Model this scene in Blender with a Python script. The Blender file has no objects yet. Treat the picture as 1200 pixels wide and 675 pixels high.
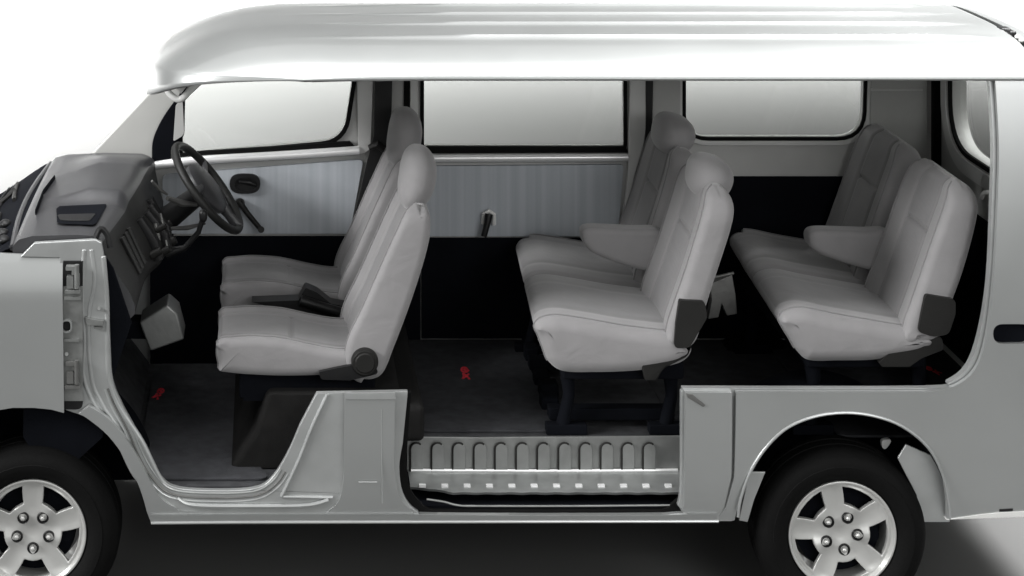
import bpy, bmesh, math, random
from mathutils import Vector, Matrix
from mathutils.geometry import tessellate_polygon
random.seed(4)
C = bpy.context.scene.collection
PI = math.pi
# ------------------------------------------------------------------ camera calibration
S, D, VX, VY, ZC = 357.0, 7.2, 310.0, -357.0, 3.058
def kk(Y): return S * D / (D + Y)
def W(px, py, Y):
    k = kk(Y)
    return ((px - VX) / k, ZC - (py - VY) / k)
def P3(px, py, Y):
    x, z = W(px, py, Y)
    return Vector((x, Y, z))
def pix(pts, Y): return [W(p[0], p[1], Y) for p in pts]

# ------------------------------------------------------------------ materials
def mat(name, col, rough=.5, metal=0., bump=0., bscale=60., var=0., vscale=8., coat=0., spec=.5, stretch=None, sheen=0., extra=None, bdist=.01):
    m = bpy.data.materials.new(name); m.use_nodes = True
    nt = m.node_tree; b = nt.nodes['Principled BSDF']
    col = (col, col, col) if not isinstance(col, tuple) else col
    b.inputs['Base Color'].default_value = (*col, 1)
    b.inputs['Roughness'].default_value = rough
    b.inputs['Metallic'].default_value = metal
    b.inputs['Specular IOR Level'].default_value = spec
    if coat: b.inputs['Coat Weight'].default_value = coat; b.inputs['Coat Roughness'].default_value = .06
    if sheen: b.inputs['Sheen Weight'].default_value = sheen; b.inputs['Sheen Roughness'].default_value = .5
    tc = nt.nodes.new('ShaderNodeTexCoord')
    src = tc.outputs['Object']
    if stretch:
        mp = nt.nodes.new('ShaderNodeMapping'); mp.inputs['Scale'].default_value = stretch
        nt.links.new(src, mp.inputs['Vector']); src = mp.outputs['Vector']
    if var:
        n = nt.nodes.new('ShaderNodeTexNoise'); n.inputs['Scale'].default_value = vscale; n.inputs['Detail'].default_value = 6
        nt.links.new(src, n.inputs['Vector'])
        r = nt.nodes.new('ShaderNodeMapRange'); r.inputs[1].default_value = .3; r.inputs[2].default_value = .7
        r.inputs[3].default_value = 1 - var; r.inputs[4].default_value = 1 + var
        nt.links.new(n.outputs['Fac'], r.inputs[0])
        mx = nt.nodes.new('ShaderNodeVectorMath'); mx.operation = 'SCALE'
        mx.inputs[0].default_value = col
        nt.links.new(r.outputs[0], mx.inputs['Scale'])
        nt.links.new(mx.outputs[0], b.inputs['Base Color'])
        r2 = nt.nodes.new('ShaderNodeMapRange'); r2.inputs[3].default_value = rough * .85; r2.inputs[4].default_value = min(1, rough * 1.15)
        nt.links.new(n.outputs['Fac'], r2.inputs[0]); nt.links.new(r2.outputs[0], b.inputs['Roughness'])
    if bump:
        n = nt.nodes.new('ShaderNodeTexNoise'); n.inputs['Scale'].default_value = bscale; n.inputs['Detail'].default_value = 4
        nt.links.new(src, n.inputs['Vector'])
        bp = nt.nodes.new('ShaderNodeBump'); bp.inputs['Strength'].default_value = bump; bp.inputs['Distance'].default_value = bdist
        nt.links.new(n.outputs['Fac'], bp.inputs['Height']); nt.links.new(bp.outputs[0], b.inputs['Normal'])
    if extra: extra(nt, b, tc)
    return m

def stripes(nt, b, tc):
    sx = nt.nodes.new('ShaderNodeSeparateXYZ'); nt.links.new(tc.outputs['Object'], sx.inputs[0])
    n = nt.nodes.new('ShaderNodeTexNoise'); n.noise_dimensions = '1D'; n.inputs['Scale'].default_value = 34; n.inputs['Detail'].default_value = 3
    of = nt.nodes.new('ShaderNodeMath'); of.operation = 'ADD'; of.inputs[1].default_value = 7.3
    nt.links.new(sx.outputs[0], of.inputs[0]); nt.links.new(of.outputs[0], n.inputs['W'])
    n2 = nt.nodes.new('ShaderNodeTexNoise'); n2.inputs['Scale'].default_value = 300; n2.inputs['Detail'].default_value = 2
    nt.links.new(tc.outputs['Object'], n2.inputs['Vector'])
    ad = nt.nodes.new('ShaderNodeMath'); ad.operation = 'MULTIPLY_ADD'; ad.inputs[1].default_value = .25
    nt.links.new(n2.outputs['Fac'], ad.inputs[0]); nt.links.new(n.outputs['Fac'], ad.inputs[2])
    r = nt.nodes.new('ShaderNodeValToRGB')
    r.color_ramp.elements[0].position = .42; r.color_ramp.elements[0].color = (.38, .405, .435, 1)
    r.color_ramp.elements[1].position = .85; r.color_ramp.elements[1].color = (.445, .47, .50, 1)
    nt.links.new(ad.outputs[0], r.inputs[0]); nt.links.new(r.outputs[0], b.inputs['Base Color'])

def fabric_extra(nt, b, tc):
    # large soft creases plus a fine weave
    mp = nt.nodes.new('ShaderNodeMapping'); mp.inputs['Scale'].default_value = (7, 3, 9)
    nt.links.new(tc.outputs['Object'], mp.inputs['Vector'])
    n = nt.nodes.new('ShaderNodeTexNoise'); n.inputs['Scale'].default_value = 1.2; n.inputs['Detail'].default_value = 3; n.inputs['Distortion'].default_value = .8
    nt.links.new(mp.outputs[0], n.inputs['Vector'])
    n2 = nt.nodes.new('ShaderNodeTexNoise'); n2.inputs['Scale'].default_value = 420
    nt.links.new(tc.outputs['Object'], n2.inputs['Vector'])
    b1 = nt.nodes.new('ShaderNodeBump'); b1.inputs['Strength'].default_value = .2; b1.inputs['Distance'].default_value = .02
    nt.links.new(n.outputs['Fac'], b1.inputs['Height'])
    b2 = nt.nodes.new('ShaderNodeBump'); b2.inputs['Strength'].default_value = .12; b2.inputs['Distance'].default_value = .002
    nt.links.new(n2.outputs['Fac'], b2.inputs['Height']); nt.links.new(b1.outputs[0], b2.inputs['Normal'])
    nt.links.new(b2.outputs[0], b.inputs['Normal'])

M = {}
M['silver'] = mat('silver_paint', (.395, .405, .402), .33, .65, bump=.02, bscale=900, var=.025, vscale=3, coat=.5)
M['silver_roof'] = M['silver']
M['jamb'] = mat('silver_jamb_paint', (.42, .43, .427), .35, .6, bump=.05, bscale=30, var=.06, vscale=12)
M['metal'] = mat('bare_metal', (.36, .37, .365), .36, .7, bump=.06, bscale=40, var=.12, vscale=14)
M['darkmetal'] = mat('dark_metal', (.16, .16, .155), .4, .6, bump=.1, bscale=50, var=.2, vscale=14)
M['alloy'] = mat('alloy_paint', (.56, .56, .545), .36, .5, var=.04, vscale=10, coat=.3)
M['chrome'] = mat('bright_trim', (.85, .85, .85), .3, .35, var=.05, vscale=5)
M['trim'] = mat('grey_trim_plastic', (.42, .42, .41), .55, 0, bump=.05, bscale=300, var=.05)
M['trimlight'] = mat('light_grey_trim_plastic', (.58, .58, .57), .45, 0, bump=.05, bscale=300, var=.05)
M['pillar'] = mat('front_pillar_trim', (.40, .40, .385), .6, 0, bump=.05, bscale=300, var=.04)
M['black'] = mat('black_plastic', (.009, .009, .0095), .4, 0, spec=.3, bump=.1, bscale=200, var=.2)
M['blackmat'] = mat('matte_black_trim', (.0042, .0048, .0068), .95, 0, bump=.1, bscale=200, var=.2, spec=.06)
M['rubber'] = mat('rubber', (.0045, .0045, .0045), .75, 0, bump=.15, bscale=150, var=.2, spec=.1)
M['carpet'] = mat('dark_carpet', (.05, .051, .054), .95, 0, bump=.6, bscale=500, var=.25, vscale=20, spec=.1)
M['carpetmat'] = mat('floor_mat_carpet', (.046, .047, .051), .95, 0, bump=.6, bscale=420, var=.2, vscale=25, spec=.1)
M['red'] = mat('red_stitching', (.65, .03, .05), .8, 0, bump=.5, bscale=600, var=.25, vscale=200)
M['dash'] = mat('dash_plastic', (.044, .044, .047), .30, 0, spec=.5, bump=.15, bscale=400, var=.08)
M['dashface'] = mat('dash_face_plastic', (.018, .018, .0175), .5, 0, spec=.3, bump=.15, bscale=400, var=.12)
M['fabric'] = mat('grey_seat_fabric', (.235, .229, .232), .85, 0, var=.04, vscale=14, sheen=.3, spec=.25, extra=fabric_extra)
M['fabric2'] = mat('grey_seat_centre_fabric', (.192, .187, .19), .9, 0, var=.06, vscale=14, sheen=.3, spec=.2, extra=fabric_extra)
M['stripe'] = mat('striped_door_cloth', (.2, .2, .22), .85, 0, spec=.2, extra=stripes)
M['hinge'] = mat('dark_grey_hinge_plastic', (.014, .0137, .013), .5, 0, spec=.2, bump=.1, bscale=200, var=.1)
M['floor'] = mat('studio_floor_paint', (.11, .11, .1085), .9, 0, bump=.03, bscale=20, var=.015, vscale=2, spec=.04)
M['liner'] = mat('headliner_cloth', (.62, .62, .60), .95, 0, bump=.2, bscale=300, var=.03, spec=.1)
M['riser'] = mat('pressed_steel', (.26, .265, .26), .4, .6, bump=.1, bscale=40, var=.12, vscale=14)
M['tunnel'] = mat('dark_cover_carpet', (.014, .0137, .0134), .95, 0, bump=.5, bscale=400, var=.2, vscale=18, spec=.1)
M['steel'] = mat('dull_steel', (.22, .225, .22), .42, .6, bump=.1, bscale=40, var=.2, vscale=20)
M['lamp'] = mat('white_lens', (.8, .8, .78), .3)
g = bpy.data.materials.new('window_glass'); g.use_nodes = True
nt = g.node_tree; nt.nodes.clear()
out = nt.nodes.new('ShaderNodeOutputMaterial'); mx = nt.nodes.new('ShaderNodeMixShader')
tr = nt.nodes.new('ShaderNodeBsdfTransparent'); tr.inputs[0].default_value = (.93, .94, .93, 1)
gl = nt.nodes.new('ShaderNodeBsdfGlossy'); gl.inputs['Roughness'].default_value = .02
lw = nt.nodes.new('ShaderNodeLayerWeight'); pw = nt.nodes.new('ShaderNodeMath'); pw.operation = 'POWER'; pw.inputs[1].default_value = 5
ma = nt.nodes.new('ShaderNodeMath'); ma.operation = 'MULTIPLY_ADD'; ma.inputs[1].default_value = .8; ma.inputs[2].default_value = .03
nt.links.new(lw.outputs['Facing'], pw.inputs[0]); nt.links.new(pw.outputs[0], ma.inputs[0])
nt.links.new(ma.outputs[0], mx.inputs[0]); nt.links.new(tr.outputs[0], mx.inputs[1]); nt.links.new(gl.outputs[0], mx.inputs[2])
nt.links.new(mx.outputs[0], out.inputs[0])
M['glass'] = g

# ------------------------------------------------------------------ object helpers
def tag(o, label=None, cat=None, group=None, kind=None):
    if label: o['label'] = label
    if cat: o['category'] = cat
    if group: o['group'] = group
    if kind: o['kind'] = kind
    return o
ORG = {}
def obj(name, bm, m, parent=None, bev=0, seg=2, ang=40, smooth=True, recalc=True, extra_mats=()):
    if recalc: bmesh.ops.recalc_face_normals(bm, faces=bm.faces[:])
    for f in bm.faces: f.smooth = smooth
    lim = math.radians(ang)
    if smooth:
        for e in bm.edges:
            if len(e.link_faces) == 2 and e.calc_face_angle(0) > lim: e.smooth = False
    me = bpy.data.meshes.new(name); bm.to_mesh(me); bm.free()
    me.materials.append(m)
    for x in extra_mats: me.materials.append(x)
    o = bpy.data.objects.new(name, me); C.objects.link(o)
    if parent:
        o.parent = parent
        o.matrix_parent_inverse = Matrix.Translation(-ORG.get(parent, Vector((0, 0, 0))))
    if bev:
        md = o.modifiers.new('Bevel', 'BEVEL'); md.width = bev; md.segments = seg
        md.limit_method = 'ANGLE'; md.angle_limit = lim; md.harden_normals = False
        wn = o.modifiers.new('WN', 'WEIGHTED_NORMAL'); wn.keep_sharp = False
        for e in me.edges: e.use_edge_sharp = False
    return o
def box(bm, x0, x1, y0, y1, z0, z1):
    v = [bm.verts.new((x, y, z)) for x in (x0, x1) for y in (y0, y1) for z in (z0, z1)]
    for f in ((0, 1, 3, 2), (4, 6, 7, 5), (0, 4, 5, 1), (2, 3, 7, 6), (0, 2, 6, 4), (1, 5, 7, 3)):
        bm.faces.new([v[i] for i in f])
def tube(bm, pts, r, n=10, closed=False, flat=1.0):
    pts = [Vector(p) for p in pts]; rings = []; N = len(pts)
    prev = None
    for i, p in enumerate(pts):
        a = pts[(i - 1) % N] if (closed or i > 0) else p
        b = pts[(i + 1) % N] if (closed or i < N - 1) else p
        t = (b - a).normalized()
        if prev is None:
            ref = Vector((0, 1, 0)) if abs(t.y) < .9 else Vector((1, 0, 0))
            u = (ref - t * ref.dot(t)).normalized()
        else: u = (prev - t * prev.dot(t)).normalized()
        prev = u; w = t.cross(u)
        rr = r[i] if isinstance(r, (list, tuple)) else r
        rings.append([bm.verts.new(p + (u * math.cos(2 * PI * k / n) * flat + w * math.sin(2 * PI * k / n)) * rr) for k in range(n)])
    for i in range(N if closed else N - 1):
        A, B = rings[i], rings[(i + 1) % N]
        for k in range(n): bm.faces.new((A[k], A[(k + 1) % n], B[(k + 1) % n], B[k]))
    if not closed: bm.faces.new(rings[0][::-1]); bm.faces.new(rings[-1])
def cyl(bm, a, b, r, r2=None, n=24):
    tube(bm, [a, b], [r, r if r2 is None else r2], n)
def lathe(bm, prof, c, n=64):      # axis Y; prof list of (r, y)
    rings = []
    for (r, y) in prof:
        if r < 1e-6: rings.append([bm.verts.new((c[0], c[1] + y, c[2]))] * n)
        else: rings.append([bm.verts.new((c[0] + r * math.cos(2 * PI * k / n), c[1] + y, c[2] + r * math.sin(2 * PI * k / n))) for k in range(n)])
    for A, B in zip(rings, rings[1:]):
        for k in range(n):
            q = [A[k], A[(k + 1) % n], B[(k + 1) % n], B[k]]
            u = []
            for v in q:
                if v not in u: u.append(v)
            if len(u) > 2: bm.faces.new(u)
def crom(pts, n=8, closed=True):
    out = []; N = len(pts)
    for i in range(N if closed else N - 1):
        g = lambda j: pts[j % N] if closed else pts[max(0, min(N - 1, j))]
        p0, p1, p2, p3 = g(i - 1), g(i), g(i + 1), g(i + 2)
        for s in range(n):
            t = s / n
            out.append(tuple(.5 * (2 * b + (c - a) * t + (2 * a - 5 * b + 4 * c - d) * t * t + (-a + 3 * b - 3 * c + d) * t ** 3) for a, b, c, d in zip(p0, p1, p2, p3)))
    if not closed: out.append(tuple(pts[-1]))
    return out
def fil(pts, n=6):     # pts (x, y[, radius]) -> polygon with rounded corners
    out = []; N = len(pts)
    for i, p in enumerate(pts):
        r = p[2] if len(p) > 2 else 0
        if not r: out.append((p[0], p[1])); continue
        P = Vector(p[:2]); A = Vector(pts[i - 1][:2]); B = Vector(pts[(i + 1) % N][:2])
        a = P + (A - P).normalized() * min(r, (A - P).length * .5); b = P + (B - P).normalized() * min(r, (B - P).length * .5)
        for k in range(n + 1):
            t = k / n; q = a * (1 - t) ** 2 + P * 2 * t * (1 - t) + b * t * t
            out.append((q.x, q.y))
    return out
def offs(loop, d):     # shrink (d > 0) a closed loop
    N = len(loop); ar = sum(loop[i - 1][0] * loop[i][1] - loop[i][0] * loop[i - 1][1] for i in range(N))
    sg = 1 if ar > 0 else -1; out = []
    for i in range(N):
        a, p, b = Vector(loop[i - 1]), Vector(loop[i]), Vector(loop[(i + 1) % N])
        t1 = (p - a); t2 = (b - p)
        t1 = t1.normalized() if t1.length > 1e-9 else t2.normalized(); t2 = t2.normalized() if t2.length > 1e-9 else t1
        n = Vector((-t1.y - t2.y, t1.x + t2.x))
        n = n.normalized() if n.length > 1e-6 else Vector((-t1.y, t1.x))
        cs = max(.5, n.dot(Vector((-t1.y, t1.x))))
        q = p + n * sg * d / cs; out.append((q.x, q.y))
    return out
def plate(bm, outline, Y, thick, holes=(), yf=None, zstep=0, xstep=0):
    b2 = bmesh.new(); loops = []
    for loop in [outline, *holes]:
        L = []
        for p in loop:
            q = Vector((p[0], Y, p[1]))
            if not L or (q - L[-1]).length > 1e-5: L.append(q)
        if (L[0] - L[-1]).length < 1e-5: L.pop()
        loops.append(L)
    flat = [b2.verts.new(q) for L in loops for q in L]
    tris = tessellate_polygon([[Vector((q.x, q.z, 0)) for q in L] for L in loops])
    for t in tris:
        try: b2.faces.new([flat[i] for i in t])
        except ValueError: pass
    bmesh.ops.recalc_face_normals(b2, faces=b2.faces[:])
    if b2.faces and sum(f.normal.y * f.calc_area() for f in b2.faces) > 0: bmesh.ops.reverse_faces(b2, faces=b2.faces[:])
    bmesh.ops.delete(b2, geom=[v for v in b2.verts if not v.link_faces], context='VERTS')
    def cut(ax, step):
        vals = [v.co[ax] for v in b2.verts]; lo, hi = min(vals), max(vals)
        n = int((hi - lo) / step)
        for i in range(1, n + 1):
            co = [0, 0, 0]; co[ax] = lo + i * step + .00013; no = [0, 0, 0]; no[ax] = 1
            bmesh.ops.bisect_plane(b2, geom=b2.verts[:] + b2.edges[:] + b2.faces[:], dist=1e-6, plane_co=co, plane_no=no)
    if zstep: cut(2, zstep)
    if xstep: cut(0, xstep)
    mp = {}; mb = {}
    for v in b2.verts:
        y = Y + (yf(v.co.x, v.co.z) if yf else 0)
        mp[v] = bm.verts.new((v.co.x, y, v.co.z)); mb[v] = bm.verts.new((v.co.x, y + thick, v.co.z))
    for f in b2.faces:
        bm.faces.new([mp[v] for v in f.verts]); bm.faces.new([mb[v] for v in reversed(f.verts)])
    for e in b2.edges:
        if len(e.link_faces) == 1:
            a, b = e.verts; bm.faces.new((mp[a], mp[b], mb[b], mb[a]))
    b2.free()
def panel(name, outline_px, Y, thick, m, parent, holes=(), yf=None, zstep=0, xstep=0, bev=.003):
    bm = bmesh.new()
    plate(bm, pix(outline_px, Y), Y, thick, [pix(h, Y) for h in holes], yf, zstep, xstep)
    return obj(name, bm, m, parent, bev=bev)
def strip(name, loop_px, width_px, Y, thick, m, parent, bev=.002, grow=True):
    lo = pix(loop_px, Y); w = width_px / kk(Y)
    bm = bmesh.new()
    if grow: plate(bm, offs(lo, -w), Y, thick, [lo])
    else: plate(bm, lo, Y, thick, [offs(lo, w)])
    return obj(name, bm, m, parent, bev=bev)
def soft(name, prof_px, Yref, y0, y1, r, parent, disp=None, nmid=44, N=220, skew=0, mats=None, matf=None, pn=8, raw=False, topr=0, pipe=None):
    pr = prof_px if raw else pix(prof_px, Yref)
    pr = crom(pr, pn)
    L = [0]
    for i in range(len(pr)): L.append(L[-1] + (Vector(pr[(i + 1) % len(pr)]) - Vector(pr[i])).length)
    pts = []; j = 0
    for i in range(N):
        d = L[-1] * i / N
        while L[j + 1] < d: j += 1
        t = (d - L[j]) / max(1e-9, L[j + 1] - L[j]); a, b = pr[j], pr[(j + 1) % len(pr)]
        pts.append((a[0] + (b[0] - a[0]) * t, a[1] + (b[1] - a[1]) * t))
    ar = sum(pts[i - 1][0] * pts[i][1] - pts[i][0] * pts[i - 1][1] for i in range(N)); sg = 1 if ar > 0 else -1
    nr = []
    for i in range(N):
        tx = pts[(i + 1) % N][0] - pts[i - 1][0]; tz = pts[(i + 1) % N][1] - pts[i - 1][1]; l = math.hypot(tx, tz)
        nr.append((tz / l * sg, -tx / l * sg))
    K = 6
    lim = []
    for i in range(N):       # never inset deeper than the local corner radius allows
        a, b, c_ = Vector(pts[i - 3]), Vector(pts[i]), Vector(pts[(i + 3) % N])
        u, v = b - a, c_ - b; th = math.atan2(u.x * v.y - u.y * v.x, u.dot(v)) * sg
        lim.append(max(.004, .8 * (u.length + v.length) / 2 / th) if th > 1e-3 else 9)
    lim = [min(min(lim[(i + k) % N] for k in range(-2, 3)), r) for i in range(N)]
    for _ in range(4): lim = [(lim[i - 1] + lim[i] + lim[(i + 1) % N]) / 3 for i in range(N)]
    ys = [(y0 + r * (1 - math.cos(PI / 2 * k / K)), r * (1 - math.sin(PI / 2 * k / K))) for k in range(K)]
    ys += [(y0 + r + (y1 - y0 - 2 * r) * k / nmid, 0) for k in range(nmid + 1)]
    ys += [(y1 - r * (1 - math.cos(PI / 2 * k / K)), r * (1 - math.sin(PI / 2 * k / K))) for k in reversed(range(K))]
    bm = bmesh.new(); rings = []
    for (y, ins) in ys:
        t = (y - y0) / (y1 - y0); ring = []
        for (x, z), (nx, nz), lm in zip(pts, nr, lim):
            o = -ins * lm / r + (disp(x, z, nx, nz, t, y) if disp else 0)
            ring.append(bm.verts.new((x + nx * o + skew * (y - y0), y, z + nz * o)))
        rings.append(ring)
    if topr:
        zt_ = max(v.co.z for R in rings for v in R); ymd = (y0 + y1) / 2; hw_ = (y1 - y0) / 2
        for R in rings:
            for v in R:
                h_ = (v.co.z - (zt_ - topr)) / topr
                if h_ > 0: v.co.y = ymd + (v.co.y - ymd) * (hw_ - topr * .8 * (1 - math.sqrt(max(0, 1 - min(h_, .98) ** 2.4)))) / hw_
                dn = max(0, (zt_ - v.co.z) - .28) / .3
                v.co.y = ymd + (v.co.y - ymd) * (1 + .03 * min(1, dn))
    for q, (A, B) in enumerate(zip(rings, rings[1:])):
        for k in range(N):
            f = bm.faces.new((A[k], A[(k + 1) % N], B[(k + 1) % N], B[k]))
            if matf:
                ym = (ys[q][0] + ys[q + 1][0]) / 2; f.material_index = matf(pts[k][0], pts[k][1], nr[k][0], nr[k][1], (ym - y0) / (y1 - y0), ym)
    for R in (rings[0], rings[-1]):
        ex = max(v.co.x for v in R) - min(v.co.x for v in R); ez = max(v.co.z for v in R) - min(v.co.z for v in R)
        st_ = max(range(N), key=lambda i: R[i].co.z) if ez > ex else min(range(N), key=lambda i: R[i].co.x)
        Q = R[st_:] + R[:st_]
        for i in range(N // 2):
            a, b, c_, d = Q[i], Q[i + 1], Q[(N - i - 1) % N], Q[(N - i) % N]
            u = []
            for v in (a, b, c_, d):
                if v not in u: u.append(v)
            if len(u) > 2:
                try: bm.faces.new(u)
                except ValueError: pass
    pl = []
    if pipe:
        for ri in (K, len(rings) - K - 1):
            idx = [i for i in range(N) if pipe(*nr[i])]
            st0 = next(i for i in idx if (i - 1) % N not in idx); run = []
            i = st0
            while i in idx and len(run) < N: run.append(rings[ri][i].co.copy() + Vector((nr[i][0], 0, nr[i][1])) * .0012); i = (i + 1) % N
            pl.append(run)
    o = obj(name, bm, M['fabric'], parent, ang=60, extra_mats=[M['fabric2']])
    for run in pl:
        b3 = bmesh.new(); tube(b3, run[::2], .0034, 6); obj('piping', b3, M['fabric2'], o if not o.parent or o.parent.parent is None else parent)
    return o
def ellip(bm, c, ax, e=2.5, nu=32, nv=20, rot=0, top=None):
    rings = []
    sp = lambda v, p: math.copysign(abs(v) ** p, v)
    cr, sr = math.cos(rot), math.sin(rot)
    for j in range(nv + 1):
        ph = -PI / 2 + PI * j / nv; ring = []
        for i in range(nu):
            th = 2 * PI * i / nu
            x = ax[0] * sp(math.cos(ph), 2 / e) * sp(math.cos(th), 2 / e); y = ax[1] * sp(math.cos(ph), 2 / e) * sp(math.sin(th), 2 / e); z = ax[2] * sp(math.sin(ph), 2 / e)
            ring.append(bm.verts.new((c[0] + x * cr - z * sr, c[1] + y, c[2] + x * sr + z * cr)))
        rings.append(ring)
    for A, B in zip(rings, rings[1:]):
        for i in range(nu): bm.faces.new((A[i], A[(i + 1) % nu], B[(i + 1) % nu], B[i]))
    bmesh.ops.remove_doubles(bm, verts=bm.verts[:], dist=1e-5)

# ------------------------------------------------------------------ studio setting
bm = bmesh.new()
prof = [(-26, 0), (16, 0)] + [(16 + 5 * math.sin(a), 5 - 5 * math.cos(a)) for a in [PI / 2 * i / 10 for i in range(1, 11)]] + [(21, 14)]
rows = [[bm.verts.new((x, y, z)) for x in (-34, 34)] for y, z in prof]
for a, b in zip(rows, rows[1:]): bm.faces.new((a[0], a[1], b[1], b[0]))
tag(obj('floor', bm, M['floor']), kind='structure')

# ------------------------------------------------------------------ the van
van = bpy.data.objects.new('cutaway_van', None); C.objects.link(van)
van.location = (1.0, .74, 0); ORG[van] = Vector(van.location)
tag(van, 'silver van cut open along its near side to show three rows of grey seats', 'van')

def tumble(x, z):     # body side curvature
    y = 0
    if z > .8: y += .078 * ((z - .8) / 1.0) ** 2.2
    if z < .62: y += .03 * ((.62 - z) / .28) ** 2
    return y
# ---- roof
Y0, Y1, XR = .055, 1.47, 2.572
Yc, hw = (Y0 + Y1) / 2, (Y1 - Y0) / 2
def roofz(X, v):
    av = min(1, abs(v))
    z = 1.786 + .112 * max(0, 1 - av ** 3.2) ** .62
    d = X - roofxf(v)
    d = max(0, d)
    z -= (.085 * max(0, 1 - d / .03) ** 2 + .165 * max(0, 1 - d / .55) ** 2.6) * (.01 + .99 * max(0, 1 - av ** 2) ** .75) * 1.06
    for yr, amp in ((-.60, .009), (-.30, .009), (.02, .009), (.34, .009)):
        w = max(0, min(1, (X - .15) / .5)) * max(0, min(1, (2.5 - X) / .1))
        z += amp * w * math.exp(-((v - yr) / .02) ** 2)
    return z
def roofxf(v): return -.425 + .20 * min(1, abs(v)) ** 2.6 + .36 * min(1, abs(v)) ** 16
bm = bmesh.new()
us = [0, .002, .004, .006, .008, .01, .02, .035, .055, .08, .11, .15, .2, .25, .3] + [.35 + .65 * i / 26 for i in range(26)] + [.985, .994, .998, 1]
vs = sorted(set([-1, -.995, -.99, -.985, -.978, -.97, -.96, -.95, -.94, -.93, -.92, -.91] + [-.9 + 1.8 * i / 90 for i in range(91)] + [.91, .92, .93, .94, .95, .96, .97, .978, .985, .99, .995, 1]))
grid = [[bm.verts.new((roofxf(v) + (XR - roofxf(v)) * u, Yc + hw * v, roofz(roofxf(v) + (XR - roofxf(v)) * u, v))) for v in vs] for u in us]
for a, b in zip(grid, grid[1:]):
    for i in range(len(vs) - 1): bm.faces.new((a[i], a[i + 1], b[i + 1], b[i]))
roof = obj('roof', bm, M['silver_roof'], van)
md = roof.modifiers.new('Solid', 'SOLIDIFY'); md.thickness = .014; md.offset = -1
bm = bmesh.new()       # light headliner under the roof skin
hu = [.13 + .87 * i / 24 for i in range(25)]; hv = [-.85 + 1.70 * i / 24 for i in range(25)]
grid = [[bm.verts.new((roofxf(v) + (XR - roofxf(v)) * u, Yc + hw * v, roofz(roofxf(v) + (XR - roofxf(v)) * u, v) - .05)) for v in hv] for u in hu]
for a, b in zip(grid, grid[1:]):
    for i in range(len(hv) - 1): bm.faces.new((a[i], a[i + 1], b[i + 1], b[i]))
hl = obj('headliner', bm, M['liner'], roof)
md = hl.modifiers.new('Solid', 'SOLIDIFY'); md.thickness = .008; md.offset = -1
# rear spoiler / tailgate top, with the dark gap in front of it
bm = bmesh.new()
grid = []
for X, dz in ((2.610, -.03), (2.612, .004), (2.64, .006), (2.69, -.012), (2.75, -.045), (2.79, -.09), (2.79, -.16)):
    grid.append([bm.verts.new((X - .02 * abs(v) ** 3, Yc + hw * v * .985, roofz(2.55, v) - .012 + dz)) for v in vs])
for a, b in zip(grid, grid[1:]):
    for i in range(len(vs) - 1): bm.faces.new((a[i], a[i + 1], b[i + 1], b[i]))
spo = obj('rear_spoiler', bm, M['silver_roof'], van)
md = spo.modifiers.new('Solid', 'SOLIDIFY'); md.thickness = .02; md.offset = -1
bm = bmesh.new()
grid = []
for X, dz in ((2.55, -.032), (2.62, -.032), (2.62, -.06), (2.55, -.06)):
    grid.append([bm.verts.new((X, Yc + hw * v * .97, roofz(2.55, v * .97) + dz)) for v in vs])
for a, b in zip(grid, grid[1:] + grid[:1]):
    for i in range(len(vs) - 1): bm.faces.new((a[i], a[i + 1], b[i + 1], b[i]))
obj('roof_gap_seal', bm, M['rubber'], van)

bm = bmesh.new()
for (yy, dx) in ((.47, 0), (.42, .012)):
    v_ = (yy - Yc) / hw; box(bm, 2.566 + dx, 2.604, yy - .03, yy + .03, roofz(2.55, v_) - .03, roofz(2.55, v_) + .004)
obj('tailgate_hinge', bm, M['black'], van, bev=.006)
for yy in (.34, .30):
    v_ = (yy - Yc) / hw; bm = bmesh.new(); ellip(bm, (2.588, yy, roofz(2.55, v_) + .0), (.009, .012, .008), 2, 12, 8)
    obj('hinge_bolt', bm, M['lamp'], van)
# ---- far side: front pillar
panel('front_pillar', fil([(100, 189), (180, 104, 10), (236, 44), (285, 44), (228, 96, 12), (206, 120, 8), (192, 150, 8), (180, 180), (180, 205), (160, 205)]), 1.40, .05, M['pillar'], van, bev=.006)
# ---- far side: front door
fd_win = fil([(250, 48, 10), (214, 112, 8), (214, 181, 4), (402, 164, 26), (420, 48, 10)])
door = panel('front_door', [(181, 428), (181, 176), (187, 148), (203, 120), (250, 45), (262, 28), (432, 28), (429, 182), (410, 428)], 1.405, .05, M['trim'], van, holes=[fd_win], bev=.004)
panel('window', offs(fd_win, -2), 1.425, .005, M['glass'], door, bev=0)
strip('window_seal', fd_win, 5, 1.395, .012, M['rubber'], door)
panel('lower_trim', [(176, 427), (176, 277), (414, 277), (406, 426)], 1.392, .012, M['blackmat'], door)
panel('door_cloth', fil([(192, 274, 6), (190, 205, 8), (426, 187, 6), (410, 274, 6)]), 1.385, .02, M['stripe'], door, bev=.006)
# quarter corner piece with mirror root
panel('quarter_trim', fil([(178, 196), (178, 165, 10), (190, 138, 20), (213, 108), (217, 112), (216, 160, 6), (200, 176), (200, 192)]), 1.375, .02, M['blackmat'], door)
panel('quarter_cover', fil([(206, 122, 4), (214, 118, 4), (216, 158, 5), (203, 166, 3)]), 1.366, .008, M['trim'], door, bev=.004)
bm = bmesh.new()
wl = [(182, 194), (230, 188), (330, 182), (421, 176)]
tube(bm, [P3(x, y, 1.375) for x, y in crom(wl, 6, False)], .017, 12)
obj('waist_rail', bm, M['chrome'], door)
bm = bmesh.new(); plate(bm, pix(fil([(206, 181), (230, 178), (410, 166), (416, 172), (300, 181), (206, 190)]), 1.38), 1.38, .02)
obj('sill_seal', bm, M['rubber'], door)
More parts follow.
